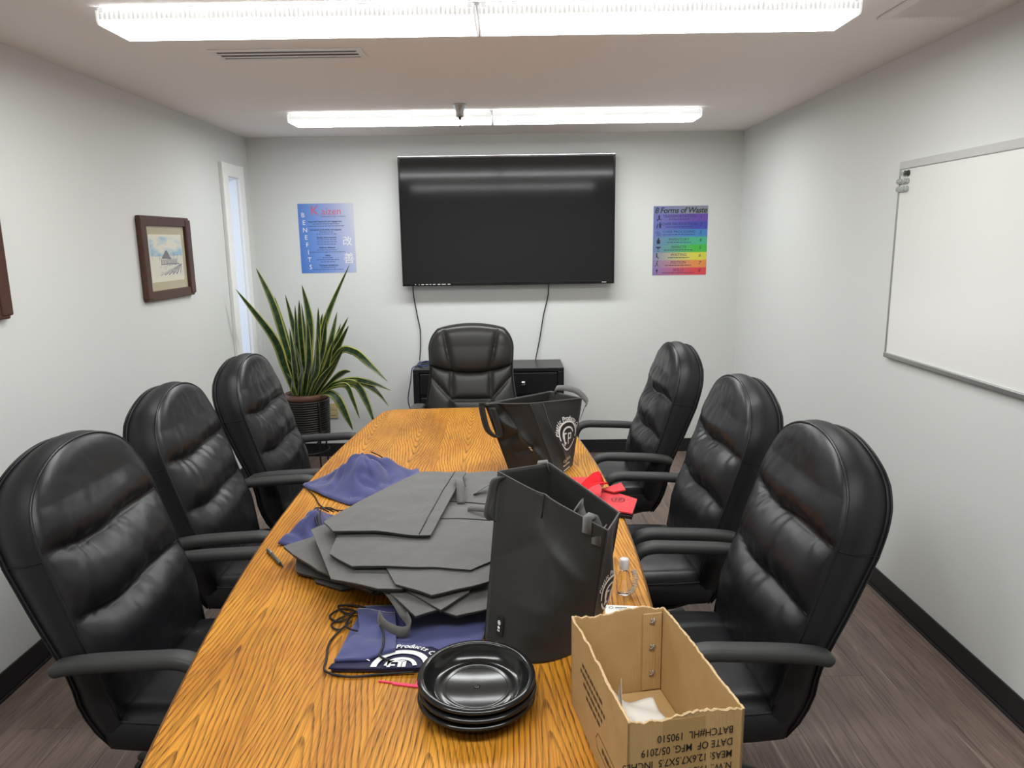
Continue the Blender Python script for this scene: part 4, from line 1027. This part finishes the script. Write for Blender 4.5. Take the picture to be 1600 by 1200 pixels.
# left handle loop hanging outside, far handle looping inside the mouth
P0 = [S0(0,.06,.99)+Vector((-.004,-.004,0)), S0(0,.02,.95)+Vector((-.012,-.006,0)), S0(3,.95,.84)+Vector((-.018,-.01,0)), S0(3,.93,.74)+Vector((-.024,-.014,0)), S0(3,.90,.70)+Vector((-.012,-.010,0)), S0(3,.88,.80)+Vector((-.008,-.004,0)), S0(3,.86,.94)+Vector((-.004,0,0))]
ribbon('handle', spline(P0, 6), [(.75,-.6,.1)]*37, .024, .0018, 'fabric_tote', nb)
P1 = [S0(1,.2,.97)+Vector((-.012,.006,0)), S0(1,.2,.86)+Vector((-.03,.03,0)), S0(2,.2,.86)+Vector((-.05,-.01,.02)), S0(2,.30,.90)+Vector((-.04,-.03,.025)), S0(2,.40,.86)+Vector((-.05,-.05,0)), S0(2,.45,.74)+Vector((-.06,-.07,0))]
ribbon('handle', spline(P1, 6), [(.5,.4,.75)]*31, .026, .0018, 'fabric_black_lit', nb)
q = S0(0, .88, 1.0); ribbon('handle', [q+Vector((-.012,.010,-.03)), q+Vector((-.010,.010,.006)), q+Vector((.0,.004,.012)), q+Vector((.008,-.004,.0)), q+Vector((.006,-.006,-.05))], (.65,-.75,0), .026, .0018, 'fabric_black_lit', nb)
q = S0(3, .15, 1.0); ribbon('handle', [q+Vector((-.015,.0,-.02)), q+Vector((-.012,.004,.004)), q+Vector((.012,.006,.006)), q+Vector((.02,.006,-.02))], (.2,.9,.3), .016, .0018, 'fabric_black_lit', nb)
# far bag
fb2, S1, N1 = tote('standing_tote_bag', 'crumpled black tote bag with white round emblem at the far end of the table',
    [(-.015,2.865),(.175,2.765),(.245,2.935),(.07,3.04)], [(-.110,2.875),(.070,2.800),(.285,2.945),(.165,3.06)], [1.030,1.046,1.033,1.040], .020, 7.3, 0,
    [(0,0,.85,.55,.62,.030,.07),(0,.55,.62,.95,.15,.028,.08),(0,.25,1,.55,.62,-.020,.06),(0,.08,.45,.55,.62,-.026,.07),(0,.05,.70,.30,.88,-.020,.05),(0,.30,.30,.8,.42,-.018,.07),(1,.05,.9,.5,.15,.014,.09)])
em = emblem(.060)+arc_text('Plastic Products Co.', .069, .024, PI/2+.1, 2.7)
for i, (s, sz) in enumerate((('Our Plastic is', .017), ('100% Recycled', .012), ('Yourbag.com', .012), ('315-', .020))):
    if i in (1, 2): em += [moved(q_, 0, -.095-.019*i) for q_ in dashes(-.01, 0, .08, .006, 80+i)]
    else: em.append(moved(text_data(s if i == 0 else '315-', sz, shear=.2, offset=.0003), -.005, -.095-.019*i))
v, f = on_face(em, S1, N1, 1, .64, .50, .215, .28); obj('printed_emblem', v, f, 'print_white', fb2)
tube('strap_stitch', [S1(1, .22, 1-.02*i)+N1(1, .22, 1-.02*i)*.002 for i in range(1, 18)], .0012, 'fabric_black_lit', fb2, 5)
P0 = [S1(0,.04,.98)+Vector((-.004,-.004,0)), S1(0,.0,1.0)+Vector((-.012,.0,.004)), S1(0,.0,.85)+Vector((-.022,-.004,0)), S1(0,.0,.62)+Vector((-.025,-.01,0)), S1(0,.05,.52)+Vector((-.006,-.02,0)), S1(0,.10,.62)+Vector((.0,-.018,0)), S1(0,.13,.95)+Vector((0,-.006,0))]
ribbon('handle', spline(P0, 6), [(.9,-.4,.1)]*37, .028, .0018, 'fabric_tote', fb2)
P1 = [S1(2,.85,.97), S1(2,.8,1.0)+Vector((.0,0,.02)), S1(2,.45,1.0)+Vector((.03,.0,.02)), S1(2,.1,1.0)+Vector((.03,-.01,-.01)), S1(1,.97,.88)+Vector((.02,-.01,0)), S1(1,.94,.74)+Vector((.014,-.012,0))]
ribbon('handle', spline(P1, 6), [(.4,.5,.75)]*31, .026, .0018, 'fabric_black_lit', fb2)
bag_tab(fb2, S1, N1, 0, .72, .42, .018, .03)

# ------------------------------------------------------------------ cardboard box
BW, BL, BH, BA = .193, .335, .190, math.radians(10.5)
bx_ = thing('cardboard_box', 'open cardboard box with torn top edges and upside down print', 'box', (.236, 1.192, TZ), BA)
rb = random.Random(11)
def panel(name, p0, p1, inward, m='cardboard', nseg=46, amp=.0035):
    p0, p1 = Vector(p0), Vector(p1); inn = Vector(inward)*.0042; V = []; F = []; top = []
    j = 0
    for i in range(nseg+1):
        q = i/nseg; j = .6*j+rb.uniform(-amp, amp)*.6; b = p0.lerp(p1, q); z = BH+j-.003*math.sin(q*7)
        V += [b, b+Vector((0,0,z)), b+inn+Vector((0,0,z-rb.uniform(0,.002))), b+inn]; top.append((b+inn/2+Vector((0,0,z))))
    for i in range(nseg):
        a = i*4; c = a+4
        F += [(a, c, c+1, a+1), (a+1, c+1, c+2, a+2), (a+2, c+2, c+3, a+3), (a+3, c+3, c, a)]
    F += [(0,1,2,3), (nseg*4+3, nseg*4+2, nseg*4+1, nseg*4)]
    o = obj(name, V, F, m, bx_)
    tube('torn_edge', [t_+Vector((rb.uniform(-.0006,.0006), rb.uniform(-.0006,.0006), -.0004)) for t_ in top], [rb.uniform(.0016,.0030) for _ in top], 'cardboard_torn', o, 5, smooth=False)
    return o
hw, hl = BW/2, BL/2
front = panel('side_wall', (-hw,-hl,0), (hw,-hl,0), (0,1,0)); back = panel('side_wall', (-hw,hl,0), (hw,hl,0), (0,-1,0))
left = panel('side_wall', (-hw,-hl,0), (-hw,hl,0), (1,0,0)); right = panel('side_wall', (hw,-hl,0), (hw,hl,0), (-1,0,0))
box('box_bottom', -hw+.0045, hw-.0045, -hl+.0045, hl-.0045, .0005, .005, 'cardboard', bx_)
for s in (-1, 1): box('bottom_flap', (-hw+.005 if s < 0 else .002), (-.002 if s < 0 else hw-.005), -hl+.006, hl-.006, .0055, .0095, 'cardboard', bx_, bev=.001)
box('joint_tab', hw-.046, hw-.006, hl-.0085, hl-.0045, .012, BH-.008, 'cardboard', bx_, bev=.0012)
for zz in (.165,.108,.05):
    for a in (.5, 2.1, 1.2): 
        c = Vector((hw-.026, hl-.0095, zz)); d = Vector((math.cos(a), 0, math.sin(a)))*.008
        tube('staple', [c-d, c-d*.3+Vector((0,-.0012,0)), c+d*.3+Vector((0,-.0012,0)), c+d], .0010, 'aluminium', bx_, 5)
# printing, upside down on the end facing the camera
lines = [('BATCH#HL  190510', .0), ('DATE OF  MFG. 05/2019', 1), ('MEAS: 12.6X7.5X7.5  INCHES', 2), ('N.W.: 19.8 POUNDS', 3), ('G.W.: 21 POUNDS', 4)]
parts = []
for s, i in lines:
    if i == 4: s = 'G.W.:'
    vf = text_data(s, .0185, align='LEFT', offset=.0001); parts.append(([Vector((hw-.018-p.x*.80, .156-i*.0215-p.y*1.0, 0)) for p in vf[0]], vf[1]))
v, f = merge([at_plane(p, (0,-hl-.0010,0), (1,0,0), (0,0,1)) for p in parts]); obj('lettering', v, f, 'print_black', front)
m = mat('print_brown', (.10,.055,.02), .8)
parts = []
for i in range(4):
    for q_ in dashes(0, 0, .19-.035*i if i else .13, .0075, 30+i): parts.append(([Vector((p.x+.03-.004*i, p.y+.135-.017*i, 0)) for p in q_[0]], q_[1]))
x0, x1, z0_, z1_ = -.135, -.015, .03, .062
for a in ((x0, x1, z0_, z0_+.0016), (x0, x1, z1_, z1_+.0016)): parts.append(rect2d(*a))
parts += [poly2d([(x0,z0_),(x0+.0018,z0_),(x0-.012,.046),(x0-.0138,.046)]), poly2d([(x0,z1_),(x0+.0018,z1_),(x0-.012,.046),(x0-.0138,.046)]), poly2d([(x1,z0_),(x1+.0018,z0_),(x1+.0138,.046),(x1+.012,.046)]), poly2d([(x1,z1_),(x1+.0018,z1_),(x1+.0138,.046),(x1+.012,.046)])]
parts += dashes(-.075, .046, .085, .009, 44)
v, f = merge([at_plane(p, (-hw-.0006,0,0), (0,1,0), (0,0,1)) for p in parts]); obj('side_print', v, f, 'print_brown', left)
box('packing_tape', -.040, .030, -hl-.0005, -hl-.0001, .04, BH-.004, 'tape', front)
# paper inside the box
pp = thing('paper_slip', 'crumpled white paper slip lying inside the cardboard box', 'paper', (.238, 1.272, TZ+.0105), BA)
def paper(u, q): return Vector((-.042+.085*u, -.055+.10*q, .004+.030*max(0, .5-u)**2*4*(.5+.5*q)+.006*math.sin(q*5+u*3)**2))
v, f = grid(14, 14, paper); thick('sheet', v, f, .0006, 'paper', pp)
thick('upturned_corner', [(-.042,-.02,.012),(-.030,.045,.03),(-.036,.01,.085)], [(0,1,2)], .0006, 'paper', pp, False)

# ------------------------------------------------------------------ saucers
def saucer(z, tilt, dx, dy, label):
    t = thing('plant_saucer', label, 'saucer', (-.080+dx, 1.338+dy, TZ+z), .3, 'stack of black plastic saucers'); t.rotation_euler = (tilt, 0, .3)
    lathe('dish', [(0,.004),(.060,.004),(.066,.0065),(.074,.0065),(.080,.004),(.090,.008),(.1025,.026),(.105,.034),(.1095,.0355),(.1175,.033),(.119,.029),(.1165,.028),(.108,.030),(.1055,.022),(.094,.004),(.088,.0),(0,.0)], 'saucer', t, 64)
    if 'top' in label:
        lathe('centre_boss', [(.0065,.004),(.0065,.0048),(.004,.0052),(.0,.0046)], 'saucer', t, 16)
        tube('moulded_ring', [(.062*math.cos(a*PI/32), .062*math.sin(a*PI/32), .0046) for a in range(64)], .0008, 'saucer', t, 6, closed=True)
        lathe('moulded_mark', [(.0085,.0005),(.0095,.0012),(.0105,.0005)], 'saucer', t, 20, loc=(.052,-.052,.0045))
saucer(.0, 0, .0, -.004, 'black plastic plant saucer at the bottom of the stack on the oak')
saucer(.0165, .02, .002, -.002, 'black plastic plant saucer in the middle of the stack')
saucer(.034, .055, .0, .004, 'glossy black plastic plant saucer on top of the stack')
# ------------------------------------------------------------------ pink tie
pt = thing('pink_fastener', 'hot pink plastic fastener lying next to the saucers', 'fastener', (-.25, 1.412, TZ), -.22)
box('shaft', -.045, .05, -.0022, .0022, .0, .003, 'pink_plastic', pt, bev=.0008); box('comb', -.012, .045, -.006, -.0022, .0, .003, 'pink_plastic', pt, bev=.0008)
box('cross_arm', .036, .040, -.003, .045, .0, .003, 'pink_plastic', pt, bev=.0008, mtx=Matrix.Rotation(.1, 4, 'Z'))
# ------------------------------------------------------------------ pen
a, b = Vector((-.752,2.106,0)), Vector((-.658,1.97,0)); d = b-a
pn = thing('pen', 'dark grey marker pen near the left edge of the table', 'pen', ((a+b)/2)[:2]+(TZ,) if False else ((a.x+b.x)/2, (a.y+b.y)/2, TZ), math.atan2(d.y, d.x))
lathe('barrel', [(0,-.045),(.0048,-.045),(.0055,-.04),(.0055,.03),(.0045,.036),(0,.036)], 'pen_body', pn, 14, loc=(0,0,.006), rot=(0,PI/2,0))
lathe('cap', [(0,-.082),(.0045,-.082),(.006,-.078),(.006,-.045),(0,-.045)], 'pen_body', pn, 14, loc=(0,0,.0062), rot=(0,PI/2,0))
lathe('tip', [(.0042,.036),(.0025,.055),(.0012,.066),(0,.068)], 'black_metal', pn, 12, loc=(0,0,.006), rot=(0,PI/2,0))
box('clip', -.08, -.045, -.0015, .0015, .0122, .0135, 'aluminium', pn, bev=.0004)
# ------------------------------------------------------------------ little bottle and coil
bt = thing('small_bottle', 'tiny clear plastic bottle with a white cap near the table edge', 'bottle', (.288, 1.805, TZ))
lathe('bottle_body', [(0,.0),(.0145,.0),(.0165,.003),(.0165,.050),(.014,.060),(.008,.066),(.0075,.072),(0,.072)], 'clear_plastic', bt, 24)
lathe('cap', [(0,.070),(.0125,.070),(.013,.072),(.0125,.096),(.011,.098),(0,.098)], 'cap_white', bt, 20)
P = []
ax_ = spline([(.026,.006,.062),(.029,.0,.052),(.0285,-.004,.035),(.024,-.012,.018),(.010,-.022,.012)], 30); T_, N_ = frames(ax_)
for i, c in enumerate(ax_):
    an = i*2*PI/9; P.append(c+(N_[i]*math.cos(an)+T_[i].cross(N_[i])*math.sin(an))*.0065)
ck = tube('coiled_tether', [p+Vector((.288,1.805,TZ)) for p in P], .0014, 'acrylic', None, 6); tag(ck, 'clear coiled plastic tether leaning against the tiny bottle', 'tether')
# card behind the box
cd = box('business_card', -.045, .045, -.026, .026, 0, .0005, 'paper'); cd.location = (.272,1.712,TZ+.0002); cd.rotation_euler = (0,0,-.12); tag(cd, 'small white printed card on the table behind the cardboard box', 'card')
v, f = merge([at_plane(q_, (0,0,.0008), (1,0,0), (0,1,0)) for q_ in [ring2d(.0045,.006,cx=-.03,cy=.012,n=20), rect2d(-.020,.01,.012,.015), rect2d(-.020,-.002,.006,.008)]]); obj('card_print', v, f, 'print_black', cd)

# ------------------------------------------------------------------ blue drawstring bags
def crumple(name, label, outline_, apex, m, folds, seed, peak=1.0, cat='drawstring bag'):
    """cloth gathered to a soft peak: radial sheet with folds, resting on the table"""
    ax, ay, az = apex; t = thing(name, label, cat, (ax, ay, TZ)); n_ = len(outline_); M_ = 8; V = []; F = []
    pts = []
    for i in range(n_):
        p, q = Vector((*outline_[i], 0)), Vector((*outline_[(i+1) % n_], 0))
        for k in range(M_): pts.append(p.lerp(q, k/M_))
    N_ = len(pts); RR = 26
    V.append(Vector((0,0,az-TZ)))
    for j in range(1, RR+1):
        r_ = j/RR
        for i, p in enumerate(pts):
            d = Vector((p.x-ax, p.y-ay, 0)); a = math.atan2(d.y, d.x)
            fold = math.sin(a*folds+seed+2*noise.noise(Vector((d.x*8, d.y*8, seed))))*.5+.5
            h_ = (az-TZ)*math.exp(-(r_/.56)**2.6)*(1-.30*fold*math.sin(PI*r_))*peak+(.030*noise.noise(Vector((d.x*r_*16, d.y*r_*16, seed)))-.022*max(0, .2-abs(noise.noise(Vector((d.x*r_*11, d.y*r_*11, seed+5)))))/.2)*min(1, r_*4)*(1-r_**3)+.012
            h_ += .010*fold*r_*(1-r_)*2.5
            V.append(Vector((d.x*r_, d.y*r_, max(.0042, h_ if r_ < 1 else .0042+.006*fold))))
    for i in range(N_): F.append((0, 1+i, 1+(i+1) % N_))
    for j in range(RR-1):
        for i in range(N_): F.append((1+j*N_+i, 1+(j+1)*N_+i, 1+(j+1)*N_+(i+1) % N_, 1+j*N_+(i+1) % N_))
    NV = len(V); BD = [1+(RR-1)*N_+i for i in range(N_)]; F2 = F+[tuple(i+NV for i in reversed(q)) for q in F]+[(BD[(i+1) % N_], BD[i], BD[i]+NV, BD[(i+1) % N_]+NV) for i in range(N_)]; obj('cloth', V+[p-Vector((0,0,.0025)) for p in V], F2, m, t, True)
    return t
b1 = crumple('blue_drawstring_bag', 'crumpled blue drawstring bag behind the black pile, near the left chairs',
    [(-.815,2.715),(-.701,2.584),(-.587,2.492),(-.45,2.52),(-.365,2.80),(-.388,2.90),(-.455,2.80),(-.50,2.86),(-.56,2.93),(-.64,2.92),(-.69,2.85)], (-.575,2.725,.862), 'fabric_blue', 5, 1.0, 1.0)
L0 = Vector(b1.location)
tube('drawstring', [Vector(p)-L0 for p in spline([(-.815,2.715,.757),(-.74,2.60,.754),(-.68,2.48,.754),(-.60,2.44,.754),(-.55,2.46,.755)], 8)], .0022, 'cord_black', b1, 6)
tube('drawstring', [Vector(p)-L0 for p in spline([(-.56,2.80,.86),(-.52,2.82,.83),(-.49,2.86,.77),(-.47,2.84,.756)], 8)], .0022, 'cord_black', b1, 6)
b2 = crumple('blue_drawstring_bag', 'small folded navy blue bag at the left edge of the black pile',
    [(-.735,2.150),(-.70,2.30),(-.665,2.40),(-.60,2.37),(-.585,2.27),(-.60,2.16),(-.655,2.125)], (-.645,2.27,.815), 'fabric_blue', 3, 2.2, 1.0)
L0 = Vector(b2.location)
for k_, off in enumerate((0, .018, .034)): tube('drawstring', [Vector(p)-L0 for p in spline([(-.60-off,2.39,.768),(-.615-off,2.33,.806),(-.625-off*.6,2.26,.822),(-.60-off*.3,2.18,.79),(-.565,2.14+off,.762)], 7)], .0022, 'cord_black', b2, 6)
v, f = merge([at_plane(q_, Vector((-.655,2.235,.824))-L0, (.5,.85,.0), (-.85,.5,.1)) for q_ in (rect2d(-.03,.03,-.003,.003), ring2d(.005,.009,cx=.012,cy=.008,n=14))])
t3 = thing('blue_drawstring_bag', 'flat blue drawstring bag with white emblem in front of the black pile', 'drawstring bag', (-.24,1.58,TZ))
P = [(-.405,1.462),(-.30,1.452),(-.185,1.452),(-.11,1.50),(-.080,1.565),(-.055,1.70),(-.20,1.735),(-.385,1.735),(-.395,1.63)]
loc = [(x+.24, y-1.58) for x, y in P]
slab('cloth', loc, lambda x, y: .0125+.003*math.sin(x*16)*math.cos(y*11), .010, 'fabric_navy' if False else 'fabric_blue', t3, sub=4, smooth=True, wave=.004)
fl = [(-.400,1.475),(-.372,1.61),(-.395,1.70),(-.30,1.69),(-.282,1.60),(-.270,1.505),(-.33,1.478)]
slab('folded_flap', [(x+.24, y-1.58) for x, y in fl], lambda x, y: .0235+.006*math.sin(y*55+x*20)*.6+.004*noise.noise(Vector((x*30, y*30, 1))), .007, 'fabric_blue', t3, sub=4, smooth=True, wave=.006)
slab('lower_band', [(-.168,-.128),(.05,-.134),(.11,-.10),(.05,-.052),(-.03,-.045),(-.115,-.075),(-.165,-.112)], lambda x, y: .0160+.002*math.sin(x*16), .003, 'fabric_navy', t3, sub=3, smooth=True)
em = [ring2d(.052,.066,.05,PI-.02,34), ring2d(.028,.037,.1,PI-.15,24), rect2d(-.030,-.022,.0,.024), rect2d(-.030,.008,.018,.025), rect2d(-.006,.002,.0,.02), rect2d(.004,.012,.0,.022), rect2d(-.022,-.012,.004,.010)]
em += arc_text('Plastic Products Co.', .082, .021, PI/2+.02, 2.35)
em = [([Vector((p.x, max(p.y, -.002), 0)) for p in v], f) for v, f in em]
vf = merge(em); V = [Vector((.0-.012+p.x*.98, -.132+p.y, 0)) for p in vf[0]]
V = [Vector((p.x, p.y, .0172+.003*max(0, math.sin((p.x)*16))+.0012)) for p in V]; obj('printed_emblem', V, vf[1], 'print_white', t3)
rc = random.Random(2)
c_l = [[(-.40,1.71,.76),(-.44,1.735,.756),(-.465,1.70,.755),(-.44,1.67,.756),(-.41,1.68,.758)], [(-.39,1.70,.765),(-.43,1.69,.757),(-.45,1.655,.755),(-.425,1.63,.756),(-.40,1.65,.766)], [(-.38,1.72,.765),(-.42,1.75,.757),(-.455,1.75,.755),(-.43,1.71,.757),(-.40,1.70,.762)],
       [(-.40,1.69,.77),(-.41,1.64,.768),(-.395,1.60,.776),(-.37,1.58,.780)], [(-.41,1.66,.757),(-.435,1.58,.755),(-.425,1.50,.755),(-.415,1.455,.756),(-.36,1.436,.7545),(-.30,1.441,.7555),(-.22,1.445,.758)], [(-.32,1.60,.782),(-.305,1.56,.783),(-.298,1.51,.782),(-.30,1.48,.776),(-.278,1.468,.772)]]
for c in c_l: tube('drawstring', [Vector(p)-Vector((-.24,1.58,TZ)) for p in spline(c, 8)], .0026, 'cord_black', t3, 6)

# ------------------------------------------------------------------ red bags
r1 = thing('red_bag', 'flat red cloth bag with a small black round emblem near the table edge', 'cloth bag', (.345, 2.46, TZ))
lc = lambda P, o=(.345,2.46): [(x-o[0], y-o[1]) for x, y in P]
slab('lining', lc([(.258,2.44),(.300,2.548),(.342,2.57),(.434,2.468),(.393,2.320),(.33,2.355)]), lambda x, y: .012, .010, 'cord_black', r1, sub=3, wave=.003)
slab('cloth', lc([(.262,2.455),(.300,2.552),(.342,2.572),(.436,2.470),(.396,2.330),(.335,2.365)]), lambda x, y: .0185+.002*math.sin(x*30), .005, 'fabric_red', r1, sub=3, wave=.003)
slab('flap', lc([(.322,2.555),(.40,2.612),(.405,2.535),(.36,2.515)]), lambda x, y: .030+.05*(y-.08)*.3, .005, 'fabric_red', r1, sub=3, wave=.004)
v, f = merge([at_plane(q_, (.022,.0,.0225), (.93,-.35,.0), (.35,.93,.0)) for q_ in (ring2d(.021,.024,n=28), rect2d(-.010,-.007,-.012,.010), rect2d(-.010,.0,.008,.011), rect2d(.002,.005,-.012,.010), rect2d(.002,.011,.008,.011), rect2d(.008,.011,-.002,.010), rect2d(-.052,-.045,-.003,.0), rect2d(-.040,-.032,-.003,.0))]); obj('printed_emblem', v, f, 'print_black', r1)
r2_ = thing('red_bag', 'red cloth bag with folded over handles half hidden behind the tall tote', 'cloth bag', (.26, 2.58, TZ))
o2 = (.26, 2.58)
slab('lining', lc([(.198,2.725),(.305,2.730),(.335,2.66),(.245,2.475),(.215,2.53)], o2), lambda x, y: .0135, .011, 'cord_black', r2_, sub=3)
slab('cloth', lc([(.196,2.720),(.303,2.722),(.340,2.64),(.250,2.47),(.213,2.53)], o2), lambda x, y: .0185, .005, 'fabric_red', r2_, sub=3, wave=.003)
def fold_strip(a, b, c, d, m, t=.005):
    v, f = grid(8, 6, lambda u, q: Vector(a).lerp(Vector(b), u).lerp(Vector(d).lerp(Vector(c), u), q)-Vector((*o2, TZ))+Vector((0,0,.006*math.sin(u*PI)))); return thick('handle', v, f, t, m, r2_)
fold_strip((.212,2.50,.782), (.318,2.62,.790), (.345,2.56,.800), (.270,2.505,.800), 'fabric_red_deep'); fold_strip((.212,2.50,.778), (.30,2.66,.806), (.322,2.655,.815), (.335,2.59,.792), 'fabric_red_deep')
fold_strip((.228,2.455,.778), (.318,2.545,.792), (.308,2.455,.796), (.245,2.418,.790), 'fabric_red'); fold_strip((.236,2.44,.800), (.31,2.53,.806), (.318,2.52,.796), (.302,2.43,.792), 'fabric_red')
